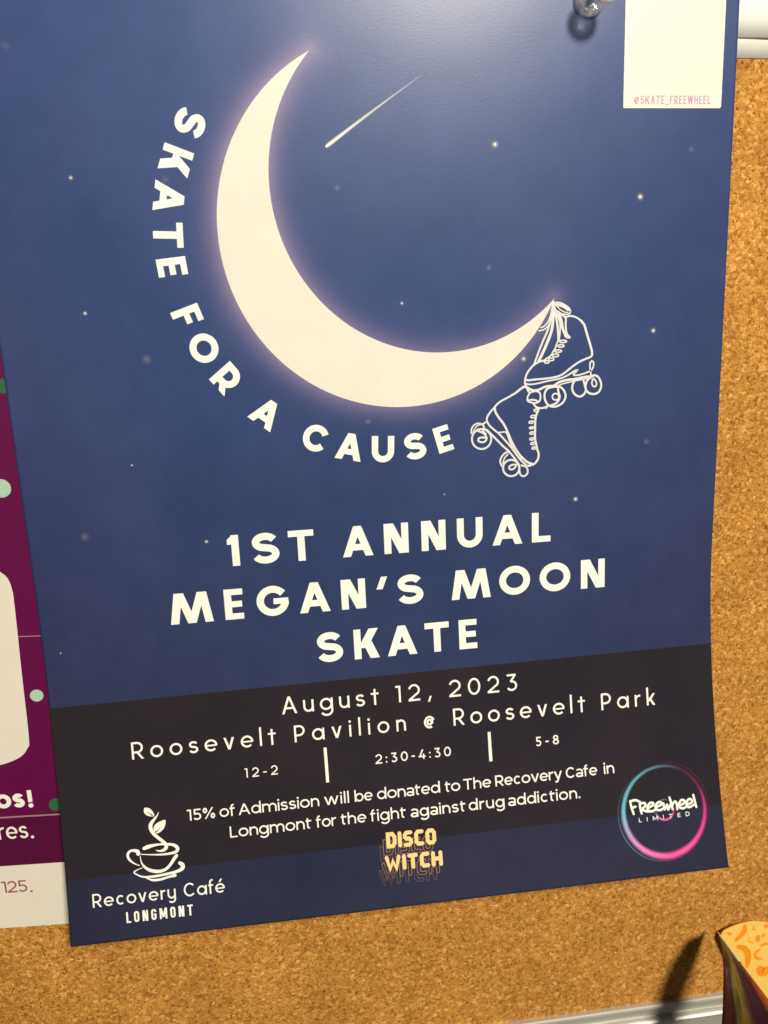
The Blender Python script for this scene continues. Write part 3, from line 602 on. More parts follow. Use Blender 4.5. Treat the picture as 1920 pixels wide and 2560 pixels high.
def circ_x(c1, r1, c2, r2):
    dx, dy = c2[0] - c1[0], c2[1] - c1[1]; d = math.hypot(dx, dy)
    a = (r1 * r1 - r2 * r2 + d * d) / (2 * d); h = math.sqrt(r1 * r1 - a * a)
    mx, my = c1[0] + a * dx / d, c1[1] + a * dy / d
    return (mx - h * dy / d, my + h * dx / d), (mx + h * dy / d, my - h * dx / d)
TIPS = circ_x((MCX, MCY), MR, (ICX, ICY), IR)
def vnoise(x, y, seed=0):
    def h(i, j):
        n = (i * 374761393 + j * 668265263 + seed * 144665) & 0xffffffff
        n = ((n ^ (n >> 13)) * 1274126177) & 0xffffffff
        return ((n ^ (n >> 16)) & 0xffff) / 65535
    i, j = math.floor(x), math.floor(y)
    fx, fy = x - i, y - j
    fx = fx * fx * (3 - 2 * fx); fy = fy * fy * (3 - 2 * fy)
    return (h(i, j) * (1 - fx) + h(i + 1, j) * fx) * (1 - fy) + (h(i, j + 1) * (1 - fx) + h(i + 1, j + 1) * fx) * fy

SKY_TOP, SKY_MID, SKY_LOW = (.046, .084, .255), (.037, .063, .188), (.026, .030, .066)
def sky_ink(u, w):
    t = min(1, max(0, (w - 20) / 260))
    if t > .55: k = (t - .55) / .45; a, b = SKY_MID, SKY_TOP
    else: k = t / .55; a, b = SKY_LOW, SKY_MID
    c = [a[i] * (1 - k) + b[i] * k for i in range(3)]
    e = vnoise(u / 26, w / 34, 3) - .5
    e2 = vnoise(u / 9, w / 11, 5) - .5
    e3 = vnoise(u / 3.2, w / 3.6, 8) - .5
    c = [c[0] * (1 + .30 * e + .14 * e2 + .08 * e3), c[1] * (1 + .14 * e + .09 * e2 + .07 * e3), c[2] * (1 + .07 * e + .07 * e2 + .06 * e3)]
    # the sky is a little darker and more violet towards the side borders
    s = abs(u - 105) / 108
    c = [c[0] * (1 - .02 * s), c[1] * (1 - .16 * s * s), c[2] * (1 - .16 * s * s)]
    # soft glow printed round the crescent
    do = math.hypot(u - MCX, w - MCY) - MR
    di = IR - math.hypot(u - ICX, w - ICY)
    tip = min(math.hypot(u - TIPS[0][0], w - TIPS[0][1]), math.hypot(u - TIPS[1][0], w - TIPS[1][1]))
    d = tip
    if do <= 0 and di <= 0: d = max(do, di)
    else:
        if do > 0:
            k = MR / (MR + do); q = (MCX + (u - MCX) * k, MCY + (w - MCY) * k)
            if math.hypot(q[0] - ICX, q[1] - ICY) >= IR: d = min(d, do)
        if di > 0:
            k = IR / max(1e-6, IR - di); q = (ICX + (u - ICX) * k, ICY + (w - ICY) * k)
            if math.hypot(q[0] - MCX, q[1] - MCY) <= MR: d = min(d, di)
    if d < 0: g = .62
    else: g = .62 * math.exp(-(d / 3.1) ** 1.15)
    if d > 0 and di > do: g *= .95
    ang = math.atan2(w - MCY, u - MCX)
    g *= .78 + .22 * math.cos(ang - 2.6)
    gl = (.37, .29, .47)
    c = [c[i] * (1 - g) + gl[i] * g for i in range(3)]
    return c

nu, nw = 330, 427
vs, cs = [], []
for j in range(nw + 1):
    w = PH * j / nw
    for i in range(nu + 1):
        u = PW * i / nu
        vs.append(on_poster(u, w, 0)); cs.append(sky_ink(u, w))
fs = [(j * (nu + 1) + i, j * (nu + 1) + i + 1, (j + 1) * (nu + 1) + i + 1, (j + 1) * (nu + 1) + i) for j in range(nw) for i in range(nu)]
sheet = mesh_obj('sheet', vs, fs, M_sheet, poster, smooth=True, cols=cs)
sm = sheet.modifiers.new('thickness', 'SOLIDIFY'); sm.thickness = .22 * MM; sm.offset = -1
_n = sheet.data.polygons[0].normal
if _n.y > 0: sm.offset = 1

def grid_ink(name, u0, u1, w0, w1, colf, mat, off=.05, du=1.5, dw=1.5):
    a, b = max(1, int((u1 - u0) / du)), max(1, int((w1 - w0) / dw))
    vs, cs = [], []
    for j in range(b + 1):
        w = w0 + (w1 - w0) * j / b
        for i in range(a + 1):
            u = u0 + (u1 - u0) * i / a
            vs.append(on_poster(u, w, off)); cs.append(colf(u, w))
    fs = [(j * (a + 1) + i, j * (a + 1) + i + 1, (j + 1) * (a + 1) + i + 1, (j + 1) * (a + 1) + i) for j in range(b) for i in range(a)]
    return mesh_obj(name, vs, fs, mat, poster, smooth=True, cols=cs)

BAND = (.024, .0195, .028)
def band_ink(u, w):
    e = vnoise(u / 18, w / 18, 11) - .5
    return [BAND[0] * (1 + .25 * e), BAND[1] * (1 + .15 * e), BAND[2] * (1 + .2 * (vnoise(u / 25, w / 20, 12) - .5))]
grid_ink('dark_band', 0.02, PW - .02, 20.26, 74.27, band_ink, M_band)['label'] = 'near-black printed band holding the event details'

# crescent
ink = Ink(.06); ink.layer = 0
t1, t2 = circ_x((MCX, MCY), MR, (ICX, ICY), IR)
a1 = math.atan2(t1[1] - MCY, t1[0] - MCX); a2 = math.atan2(t2[1] - MCY, t2[0] - MCX) + 2 * math.pi
b1 = math.atan2(t1[1] - ICY, t1[0] - ICX); b2 = math.atan2(t2[1] - ICY, t2[0] - ICX) + 2 * math.pi
if a1 < 0: a1 += 2 * math.pi
if a2 - a1 > 2 * math.pi: a2 -= 2 * math.pi
if b1 < 0: b1 += 2 * math.pi
if b2 - b1 > 2 * math.pi: b2 -= 2 * math.pi
NS = 160
rows = []
for i in range(NS + 1):
    k = i / NS
    A = a1 + (a2 - a1) * k; Bq = b1 + (b2 - b1) * k
    o = (MCX + MR * math.cos(A), MCY + MR * math.sin(A)); n_ = (ICX + IR * math.cos(Bq), ICY + IR * math.sin(Bq))
    rows.append([ink.pt((o[0] * (1 - s) + n_[0] * s, o[1] * (1 - s) + n_[1] * s)) for s in (0, .25, .5, .75, 1)])
for i in range(NS):
    for s in range(4):
        ink.f.append([rows[i][s], rows[i][s + 1], rows[i + 1][s + 1], rows[i + 1][s]])
ink.build('crescent_moon', M_moon, poster)['label'] = 'large cream crescent moon with a soft lilac glow'

# title lines
TB = .229
ink = Ink(.08)
def put_bold(ch, u0, u1, base, cap=9.72):
    put_glyph(ink, ch, u0, base, cap, cap, (u1 - u0) / cap, TB, 'b')
for ch, a, b in (('1', 56.95, 60.4), ('S', 64.15, 72.5), ('T', 75.4, 83.2), ('A', 92.0, 101.6), ('N', 105.1, 112.85), ('N', 117.0, 124.8),
                 ('U', 128.5, 136.85), ('A', 140.05, 149.95), ('L', 153.15, 159.4)): put_bold(ch, a, b, 114.05)
for ch, a, b in (('M', 38.1, 51.0), ('E', 54.6, 60.3), ('G', 64.4, 74.4), ('A', 77.55, 87.2), ('N', 90.75, 98.45), ("'", 102.0, 105.8),
                 ('S', 108.6, 117.05), ('M', 126.25, 139.2), ('O', 142.15, 152.5), ('O', 155.75, 166.2), ('N', 169.85, 178.05)): put_bold(ch, a, b, 97.05)
for ch, a, b in (('S', 82.0, 90.3), ('K', 93.9, 102.0), ('A', 104.6, 114.25), ('T', 116.95, 124.9), ('E', 128.2, 134.15)): put_bold(ch, a, b, 80.45)
ink.build_letters('title_lettering', M_white, poster)

# lettering on an arc under the moon
ink = Ink(.08)
ACX, ACY, AR = 108.963, 207.912, 64.86
for ch, ang, wd in (('S', 149.1, 6.7), ('K', 159.1, 7.0), ('A', 168.35, 8.05), ('T', 177.6, 6.6), ('E', 185.6, 4.85), ('F', 198.6, 4.8),
                    ('O', 207.95, 8.3), ('R', 218.0, 6.5), ('A', 232.1, 8.05), ('C', 247.5, 7.8), ('A', 257.5, 8.05), ('U', 267.15, 6.9), ('S', 276.55, 6.7), ('E', 285.1, 4.85)):
    cap = 8.1
    al = math.radians(ang)
    rad = (math.cos(al), math.sin(al)); tan = (-math.sin(al), math.cos(al))
    def fr(a, b, rad=rad, tan=tan, wd=wd, cap=cap):
        x = a * cap - wd / 2; r = AR - b * cap
        return (ACX + rad[0] * r + tan[0] * x, ACY + rad[1] * r + tan[1] * x)
    put_glyph(ink, ch, 0, 0, cap, cap, wd / cap, .24, 'b', frame=fr)
ink.build_letters('arched_lettering', M_white, poster)

# event lines
W_ = DATA['words']
def lines(name, rng, mat=M_white):
    ink = Ink(.10)
    for i in rng:
        put_word(ink, *W_[i])
    return ink, name, mat
for name, rng in (('date_lettering', range(0, 3)), ('venue_lettering', range(3, 8)), ('time_lettering', range(8, 11)), ('notice_lettering', range(11, 29)),
                  ('cafe_lettering', range(29, 32))):
    ink, _, m = lines(name, rng)
    if name == 'time_lettering':
        ink.mark('divider'); ink.poly([(82.03, 52.9), (82.98, 52.9), (83.07, 47.3), (82.08, 47.3)]); ink.poly([(82.08, 47.3), (83.07, 47.3), (83.07, 41.66), (82.12, 41.66)])
        ink.mark('divider'); ink.poly([(136.11, 52.25), (137.07, 52.25), (137.1, 47.3), (136.08, 47.3)]); ink.poly([(136.08, 47.3), (137.1, 47.3), (137.13, 42.62), (136.05, 42.62)])
    ink.build_letters(name, m, poster)

# roller skates hanging from the moon, drawn in one line
ink = Ink(.09)
for w, pts in DATA['skates']:
    q = smooth_path(pts)
    ink.ribbon([(a, b) for a, b in q], [w * .92] * len(q), caps=True)
    ink.layer = ink.layer % 40
ink.build('skates_drawing', M_outline, poster)['label'] = 'white line drawing of two roller skates tied to the tip of the moon'

# steaming cup emblem
ink = Ink(.10)
for pts in DATA['cup']:
    q = smooth_path(pts, .25)
    ink.ribbon([(p[0], p[1]) for p in q], [p[2] for p in q], caps=True)
for pts in DATA['leaves']:
    q = smooth_path([tuple(p) for p in pts] + [tuple(pts[0])], .3)
    ink.poly([(p[0], p[1]) for p in q[:-1]])
ink.build('cup_emblem', M_white, poster)['label'] = 'white brush-drawn cup on a saucer with a leafy curl of steam'
ink = Ink(.42); ink.surf = on_poster
M_dark = paper_mat('dark_ink', BAND, grain=.05)
ink.base = .26
for pts in DATA['veins']:
    q = smooth_path(pts, .25)
    ink.ribbon([(p[0], p[1]) for p in q], [p[2] for p in q])
ink.build('leaf_veins', M_dark, poster)

# stacked neon-like words
def rr_word(ink, word, x0, x1, base, cap, slope, t, off=(0, 0), thick=1.0):
    wd = {'D': .62, 'I': .2, 'S': .58, 'C': .58, 'O': .64, 'W': .92, 'T': .62, 'H': .66}
    tot = sum(wd[c] for c in word); n = len(word)
    gap = .10
    sc = (x1 - x0) / (tot + gap * (n - 1))
    x = x0
    for c in word:
        w = wd[c]; h = t / 2 / cap
        k = h * cap / sc
        a, b, y0, y1 = k, w - k, h, 1 - h
        m = .5
        P = {'D': [[(a, y0), (a, y1), (b - .12, y1), (b, y1 - .18), (b, y0 + .18), (b - .12, y0), (a, y0)]],
             'O': [[(a + .1, y0), (a, y0 + .14), (a, y1 - .14), (a + .1, y1), (b - .1, y1), (b, y1 - .14), (b, y0 + .14), (b - .1, y0), (a + .1, y0)]],
             'I': [[(w / 2, y0), (w / 2, y1)]],
             'S': [[(b, y1), (a + .1, y1), (a, y1 - .12), (a, m + .12), (a + .1, m), (b - .1, m), (b, m - .12), (b, y0 + .12), (b - .1, y0), (a, y0)]],
             'C': [[(b, y1), (a + .1, y1), (a, y1 - .14), (a, y0 + .14), (a + .1, y0), (b, y0)]],
             'W': [[(a, y1), (w * .3, y0), (w * .5, y1 - .25), (w * .7, y0), (b, y1)]],
             'T': [[(a, y1), (b, y1)], [(w / 2, y1), (w / 2, y0)]],
             'H': [[(a, y1), (a, y0)], [(b, y1), (b, y0)], [(a, m), (b, m)]]}[c]
        for pl in P:
            q = [(x + px * sc + off[0], base + py * cap + slope * (x + px * sc - x0) + off[1]) for px, py in pl]
            closed = pl[0] == pl[-1]
            ink.ribbon(q, [t * thick] * len(q), closed=closed, caps=not closed)
        x += (w + gap) * sc
words2 = (('DISCO', 100.1, 116.5, 18.75, 5.05, -.02), ('WITCH', 99.2, 118.1, 11.65, 4.85, -.01))
M_echo2 = paper_mat('faint_echo_ink', (.16, .105, .10), grain=.05)
M_echo1 = paper_mat('echo_ink', (.40, .21, .13), grain=.05)
M_gap = paper_mat('navy_ink', (.026, .030, .062), grain=.05)
for dx, dy, mt, base in ((-2.2, -4.3, M_echo2, .07), (-1.15, -2.2, M_echo1, .20)):
    for m_, th, bb in ((mt, 1.0, base), (M_gap, .66, base + .06)):
        ink = Ink(bb); 
        for wd in words2:
            ink.layer = 0
            rr_word(ink, *wd, t=1.15, off=(dx, dy), thick=th)
            ink.layer = 0
        for i_, v_ in enumerate(ink.v): pass
        ink.build('party_echo', m_, poster)
ink = Ink(.34)
for wd in words2:
    ink.layer = 0; rr_word(ink, *wd, t=1.25)
ink.build('party_lettering', M_gold, poster)['label'] = 'gold two-line lettering with fading outlined echoes'

# ring emblem: coloured brushed ring, a small one inside it
def ring(cx, cy, r, widths, cols, alpha, name, off, n=96, spread=1.0, parts=((-1.5, 0), (-.85, .45), (-.45, 1), (.45, 1), (.85, .45), (1.6, 0))):
    ink = Ink(off)
    ink.layer = 1
    rows = []
    def interp(tab, a):
        m = len(tab); x = a / 360 * m; i = int(x) % m; j = (i + 1) % m; t = x - int(x)
        if isinstance(tab[0], (int, float)): return tab[i] * (1 - t) + tab[j] * t
        return tuple(tab[i][k] * (1 - t) + tab[j][k] * t for k in range(3))
    for i in range(n):
        a = 360 * i / n
        wv, cv, av = interp(widths, a), interp(cols, a), interp(alpha, a)
        wob = 1 + .10 * (vnoise(a / 9, 2, 21) - .5)
        row = []
        for s, al in parts:
            rad = r + s * wv / 2 * wob
            row.append(ink.pt((cx + rad * math.cos(math.radians(a)), cy + rad * math.sin(math.radians(a))), cv + (al * av * (.88 + .24 * vnoise(a / 5, s * 3, 9)),)))
        rows.append(row)
    m = len(parts)
    for i in range(n):
        for s in range(m - 1):
            j = (i + 1) % n
            ink.f.append([rows[i][s], rows[i][s + 1], rows[j][s + 1], rows[j][s]])
    return ink.build(name, M_soft, poster, use_col=True)
PINK, TEAL, LIL, MAR = lin(246, 96, 172), lin(112, 180, 190), lin(190, 180, 215), lin(120, 50, 78)
# angle 0 = right, counter-clockwise, every 30 degrees
cols = [lin(220, 62, 150), lin(150, 50, 105), lin(110, 62, 95), lin(100, 130, 155), lin(98, 165, 188), lin(112, 180, 205), lin(120, 188, 218), lin(200, 150, 215), lin(250, 130, 200), PINK, PINK, lin(238, 70, 158)]
alph = [.85, .5, .40, .65, .8, .9, .95, .95, .95, .95, .92, .9]
RCX, RCY, RR = 195.2, 20.35, 14.45
ring(RCX, RCY, RR, [1.1, .8, .75, .9, 1.05, 1.2, 1.55, 1.6, 1.75, 2.05, 1.8, 1.4], cols, alph, 'ring_emblem', .10)['label'] = 'blue and pink brushed ring with a small name inside'
ring(RCX - .9, RCY - .5, RR + 1.0, [.25] * 12, [lin(120, 160, 190)] * 12, [0, 0, 0, 0, 0, .15, .35, .75, .55, .15, 0, 0], 'ring_wisp', .08)
ring(RCX + .7, RCY + .5, RR + .5, [.4] * 12, [lin(110, 50, 75)] * 12, [.25, .5, .45, .2, 0, 0, 0, 0, .1, .3, .35, .2], 'ring_wisp', .085)
ring(195.3, 20.6, 3.25, [.45, .3, .4, .45, .45, .4, .35, .5, .6, .7, .7, .6], cols, [.8, .3, .5, .8, .6, .1, .1, .8, .9, .9, .9, .9], 'ring_wisp', .12, n=48)
ink = Ink(.16)
for w, pts in DATA['freewheel']:
    q = smooth_path(pts, .2)
    ink.ribbon([(a, b) for a, b in q], [w * .82] * len(q), caps=True)
put_word(ink, 'LIMITED', 185.9, 204.0, 17.55, 1.35, 'w', .17, frame=lambda a, b: (a, b + (a - 186) * .012))
ink.build('ring_lettering', M_white, poster)

# white label with the handle under the (omitted) code
ink = Ink(.06)
ink.ribbon([(196.3, 242.95), (196.3, 279.3)], [30.7, 30.7])
ink = Ink(.06); N_ = 8
for i in range(N_):
    w0 = 243.35 + (279.35 - 243.35) * i / N_; w1 = 243.35 + (279.35 - 243.35) * (i + 1) / N_
    ink.layer = 1; ink.poly([(180.9, w0), (211.6, w0), (211.65, w1), (180.85, w1)])
ink.layer = 1; ink.poly([(180.9, 242.94), (211.2, 242.94), (211.6, 243.35), (180.9, 243.35)])
lab = ink.build('white_label', M_label, poster); lab['label'] = 'blank white label with a faint pink handle along its foot'
ink = Ink(.12)
put_word(ink, '@SKATE_FREEWHEEL', 184.2, 208.2, 244.1, 2.25, 'c', .135)
c0, c1 = lin(218, 150, 190), lin(190, 165, 190)
xs = [p[0] / MM for p in ink.v]
ink.c = [tuple(c0[k] * (1 - t) + c1[k] * t for k in range(3)) + (1,) for t in [(x - 184) / 24.2 for x in xs]]
hm = paper_mat('handle_ink', attr=True, grain=.05)
ho = ink.build('label_lettering', hm, lab, use_col=True)

# shooting star and stars
ink = Ink(.07); ink.layer = 1
def q2(t):
    a, b, c = (93.3, 232.9), (106.6, 242.15), (121.6, 251.7)
    return ((1 - t) ** 2 * a[0] + 2 * t * (1 - t) * b[0] + t * t * c[0], (1 - t) ** 2 * a[1] + 2 * t * (1 - t) * b[1] + t * t * c[1])
rows = []
for i in range(25):
    t = i / 24; p = q2(t); p2_ = q2(min(1, t + .01)) if t < 1 else p; p1_ = q2(t - .01) if t > 0 else p
    d = (p2_[0] - p1_[0], p2_[1] - p1_[1]); l = math.hypot(*d); nx, ny = -d[1] / l, d[0] / l
    wv = (.74 - .62 * t) * (1 if i else .7); al = (1 - t * .75) if t > .04 else .9
    if i == 24: al = .0
    rows.append([ink.pt((p[0] + nx * s * wv, p[1] + ny * s * wv), (.90, .90, .88, a_ * al)) for s, a_ in ((-.85, 0), (-.45, .9), (.45, .9), (.85, 0))])
for i in range(24):
    for s in range(3): ink.f.append([rows[i][s], rows[i][s + 1], rows[i + 1][s + 1], rows[i + 1][s]])
ink.build('shooting_star', M_soft, poster, use_col=True)
for i, (u, w, r, a) in enumerate(DATA['stars']):
    ink = Ink(.065)
    warm = (.86, .76, .66) if i % 3 else (.80, .74, .80)
    if a < .4: warm = (.45, .42, .52); rings = [(0, a), (r * .5, a * .6), (r * 1.0, a * .25), (r * 1.9, 0)]
    else: rings = [(0, 1), (r * .5, 1), (r * .75, .5 * a), (r * 1.3, .14 * a), (r * 2.3, 0)]
    ink.glow((u, w), rings, warm)
    if a >= .7:                                   # tiny cross flare
        for dx, dy in ((1, .15), (-.15, 1)):
            ink.col = warm + (.35,)
            k = r * 1.7
            ink.poly([(u - dx * k, w - dy * k), (u + dy * .06, w - dx * .06), (u + dx * k, w + dy * k), (u - dy * .06, w + dx * .06)])
    ink.build('star', M_soft, poster, use_col=True)

# ------------------------------------------------------------------ plum flyer tucked under the poster on the left
FL = tag(empty('flyer', (0, 0, 0)), 'plum flyer with cream panel and mint dots, half hidden under the navy poster', 'flyer')
FS = -.066
def fly(u, w, off): return (u * MM, (.62 - off) * MM, w * MM)
def fx(s, y):       # s along the flyer's rows, y up its columns, in the flyer's own tilt
    c = 1 / math.sqrt(1 + FS * FS)
    return (s * c - y * FS * c * .9 , y * c + s * FS * c)
M_plum = paper_mat('plum_ink', (.115, .002, .058), grain=.12, rough=.5)
M_plum2 = paper_mat('dark_plum_ink', (.085, .002, .040), grain=.10, rough=.5)
M_cream = paper_mat('cream_ink', (.74, .69, .62), grain=.04, rough=.5)
M_green = paper_mat('green_ink', (.028, .125, .06), grain=.1, rough=.5)
M_mint = paper_mat('mint_ink', (.40, .60, .47), grain=.12, rough=.5)
M_text = paper_mat('flyer_white', (.86, .83, .80), grain=.03, rough=.5)
M_maroon = paper_mat('maroon_type', (.28, .06, .12), grain=.05, rough=.5)
vs = []; base_pts = [(-130, 6.9), (4.5, -3.4), (22, 300), (-112, 309)]
v2 = [(a * MM, .62 * MM, b * MM) for a, b in base_pts] + [(a * MM, .80 * MM, b * MM) for a, b in base_pts]
mesh_obj('sheet', v2, [(0, 1, 2, 3), (7, 6, 5, 4), (0, 4, 5, 1), (1, 5, 6, 2), (2, 6, 7, 3), (3, 7, 4, 0)], M_cream, FL)
def quad(name, pts, mat, off=.03):
    ink = Ink(off, fly); ink.layer = 0
    ink.poly(pts); return ink.build(name, mat, FL)
# plum field above the footer line, darker below the rule
quad('plum_field', [(-127.6, 44.9), (6.7, 36.35), (21.9, 299), (-111.8, 308)], M_plum)
quad('lower_field', [(-129.0, 28.7), (5.6, 19.35), (6.7, 36.3), (-127.6, 44.85)], M_plum2)
M_rule = paper_mat('rule_ink', (.42, .24, .22), grain=.05)
ink = Ink(.05, fly); ink.poly([(-20, 38.55), (6.8, 36.68), (6.8, 36.35), (-20, 38.22)]); ink.build('rule', M_rule, FL)
ink = Ink(.05, fly); ink.poly([(-6.75, 97.42), (10, 96.4), (10, 96.15), (-6.75, 97.17)])
ink.build('rule', M_rule, FL)
# cream panel with rounded right corners
ink = Ink(.05, fly)
edge = [(-8.6, 117.3), (-7.2, 115.6), (-6.45, 112.2), (-6.4, 107.2), (-7.2, 86), (-7.95, 64.4), (-8.8, 60.9), (-11.4, 58.1), (-17, 56.3)]
edge = [(p[0], p[1]) for p in smooth_path([(-16, 120.6), (-11.5, 119.6)] + edge + [(-24, 56.2)], 1.0)]
panel = edge + [(-100, 61), (-98, 125)]
ink.poly(panel)
ink.build('cream_panel', M_cream, FL)
for (u, w), r, mt in (((-.8, 171.3), 2.0, M_green), ((-5.3, 142.4), 2.7, M_mint), ((-3.9, 77.9), 1.95, M_mint), ((-2.9, 40.6), 2.15, M_green)):
    ink = Ink(.06, fly); ink.disc((u, w), r, 28); ink.build('dot', mt, FL)
ink = Ink(.07, fly)
put_word(ink, 'os', -20.6, -12.0, 41.55, 6.3, 'm', .215, frame=lambda a, b: (a - (b - 41.5) * .02, b + FS * (a + 21)))
put_word(ink, '!', -11.0, -9.7, 40.75, 5.9, 'm', .22)
put_word(ink, 'res', -21.3, -12.45, 30.7, 5.6, 'm', .12, frame=lambda a, b: (a, b + FS * (a + 21)))
put_word(ink, '.', -11.7, -10.9, 29.9, 5.6, 'm', .14)
ink.build_letters('flyer_lettering', M_text, FL)
ink = Ink(.07, fly)
put_word(ink, '125', -22.9, -15.2, 11.55, 4.2, 'm', .12, frame=lambda a, b: (a, b + FS * (a + 22)))
put_word(ink, '.', -14.5, -13.8, 10.7, 4.2, 'm', .14)
ink.build_letters('footer_lettering', M_maroon, FL)

# ------------------------------------------------------------------ two blank white sheets up on the right
M_sheetw = simple('white_copy_paper', (.84, .83, .79), rough=.65, spec=.3, noise=.02, nscale=200)
def sheet_thing(x0, z0, x1, z1, y0, th, tilt, lift_, label):
    o = empty('paper_sheet', (x0 * MM, y0 * MM, z0 * MM), (0, math.radians(tilt), 0))
    tag(o, label, 'paper', 'white sheets pinned beside the poster')
    W, H, n = x1 - x0, z1 - z0, 24
    vs, fs = [], []
    for j in range(n + 1):
        for i in range(n + 1):
            k = j / n
            h = lift_ * max(0, 1 - k * 1.3) * min(1, .15 + i / n * 6) + .05 * math.sin(i / n * 5)
            vs.append((W * i / n * MM, -h * MM, H * k * MM))
    fs = [(j * (n + 1) + i, j * (n + 1) + i + 1, (j + 1) * (n + 1) + i + 1, (j + 1) * (n + 1) + i) for j in range(n) for i in range(n)]
    p = mesh_obj('sheet', vs, fs, M_sheetw, o, smooth=True)
    s = p.modifiers.new('thickness', 'SOLIDIFY'); s.thickness = th * MM; s.offset = -1
    return o
sheet_thing(206, 256.9, 330, 430, .70, .1, .6, .1, 'blank white sheet lying lowest, its edge sticking out below the sheet over it')
sheet_thing(211, 262.2, 336, 436, .52, .1, .5, .7, 'blank white sheet lying on top of another one, right of the navy poster')

# ------------------------------------------------------------------ clear push pin
def lathe(profile, n=40):
    vs, fs = [], []
    for r, h in profile:
        for i in range(n):
            a = 2 * math.pi * i / n
            vs.append((r * math.cos(a) * MM, -h * MM, r * math.sin(a) * MM))
    for k in range(len(profile) - 1):
        for i in range(n):
            j = (i + 1) % n
            fs.append((k * n + i, k * n + j, (k + 1) * n + j, (k + 1) * n + i))
    fs.append(tuple(range(n))[::-1]); fs.append(tuple(range((len(profile) - 1) * n, len(profile) * n)))
    return vs, fs
m, nt, N, L, B = new_mat('clear_plastic')
B.inputs['Transmission Weight'].default_value = .82
B.inputs['Roughness'].default_value = .05
B.inputs['IOR'].default_value = 1.49
B.inputs['Alpha'].default_value = .62
B.inputs['Base Color'].default_value = (.97, .97, .94, 1)
M_clear = m
M_steel = simple('steel', (.6, .6, .6), rough=.25, metal=1.0, noise=.03)
pin = tag(empty('push_pin', (169.9 * MM, -.1 * MM, 271.0 * MM), (math.radians(3), 0, math.radians(3))),
          'clear plastic push pin beside the white label on the navy poster', 'push pin')
prof_p = [(.4, .25), (3.9, .3), (4.35, .6), (4.45, 1.1), (4.3, 1.6), (3.6, 2.1), (2.7, 2.6), (2.35, 3.4), (2.2, 5.0), (2.35, 6.6), (2.9, 7.8), (3.9, 8.7), (4.3, 9.4), (4.35, 10.4), (4.1, 11.0), (3.6, 11.3), (1.0, 11.35)]
v, f = lathe(prof_p)
mesh_obj('grip', v, f, M_clear, pin, smooth=True)
v, f = lathe([(.02, -8.5), (.5, -7), (.55, -1), (.55, 6.0), (.4, 6.3)], 16)
mesh_obj('needle', v, f, M_steel, pin, smooth=True)

# ------------------------------------------------------------------ leaflet leaning at the lower right: yellow card, dark glossy flap curling out
def art_material():
    # blurred artwork: maroon middle, orange along the right edge, an olive stripe on the left
    m, nt, N, L, B = new_mat('glossy_art')
    tc = N.new('ShaderNodeTexCoord')
    v = coords(N, L, 1.0, kind='UV', stretch=(1, .22, 1))
    n = N.new('ShaderNodeTexNoise'); n.inputs['Scale'].default_value = 7; n.inputs['Detail'].default_value = 4
    L.new(v, n.inputs['Vector'])
    sp = N.new('ShaderNodeSeparateXYZ'); L.new(tc.outputs['UV'], sp.inputs[0])
    ad = N.new('ShaderNodeMath'); ad.operation = 'MULTIPLY_ADD'; ad.inputs[1].default_value = .42
    L.new(n.outputs['Fac'], ad.inputs[0]); L.new(sp.outputs[0], ad.inputs[2])
    c = ramp(N, L, ad.outputs[0], [(.16, (.10, .03, .01)), (.24, (.42, .10, .015)), (.30, (.16, .03, .01)), (.38, (.025, .008, .014)), (.58, (.035, .008, .016)),
                                   (.68, (.05, .03, .012)), (.78, (.16, .11, .018)), (.85, (.06, .05, .012)), (.92, (.03, .008, .008)), (1.0, (.05, .012, .008))])
    up = ramp(N, L, sp.outputs[1], [(.0, (1, 1, 1)), (.26, (1, 1, 1)), (.5, (0, 0, 0))])
    c = mix(N, L, 'MIX', up, c, (.05, .056, .010))
    L.new(c, B.inputs['Base Color'])
    B.inputs['Specular IOR Level'].default_value = .25
    B.inputs['Roughness'].default_value = .42
    return m
M_art = art_material()
M_yellow = simple('yellow_card', (.90, .58, .13), rough=.5, noise=.03, nscale=250)
M_orange = simple('orange_print', (.92, .30, .012), rough=.5, noise=.12, nscale=500)
M_edge = simple('card_edge', (.70, .56, .44), rough=.7, noise=.05)
leaf = tag(empty('leaflet', (.226, -.004, -.12)), 'yellow leaflet with orange paisley print and a dark glossy flap curling out', 'leaflet')
LO = Vector((226, -4, -120))
def loc(x, y, z): return ((x - LO.x) * MM, (y - LO.y) * MM, (z - LO.z) * MM)
outline = [(224.2, -150), (224.3, -70), (224.3, -56), (224.3, -48), (224.4, -44), (224.4, -41.5), (225.4, -39.6), (227.7, -38.6), (231.1, -37.7), (236.1, -37.3), (239.7, -37.8), (243.2, -38.8), (252, -41.5), (262, -48), (271, -57), (277, -68), (280, -80), (281, -150)]
outline = [outline[0]] + [tuple(p) for p in smooth_path(outline[1:-1], 1.0)] + [outline[-1]]
def yh(z): return 2.2 + max(0, -36 - z) * .02
no = len(outline)
outline = [(x + 1.7 + min(6, max(0, -42.5 - z) * .45), z - 2.4) if x < 230 else (x + 1.7, z - 2.4) for x, z in outline]
vs = [loc(x, -yh(z), z) for x, z in outline] + [loc(x, -yh(z) + .4, z) for x, z in outline]
ink = Ink(0)
cen = (252, -95)
vs += [loc(cen[0], -yh(cen[1]), cen[1]), loc(cen[0], -yh(cen[1]) + .4, cen[1])]
fs = [(2 * no, i, (i + 1) % no) for i in range(no)] + [(2 * no + 1, no + (i + 1) % no, no + i) for i in range(no)] + [(i, no + i, no + (i + 1) % no, (i + 1) % no) for i in range(no)]
mesh_obj('card', vs, fs, M_yellow, leaf)
def card_surf(x, z, off): return loc(x + 1.7, -yh(z) - off, z - 2.4)
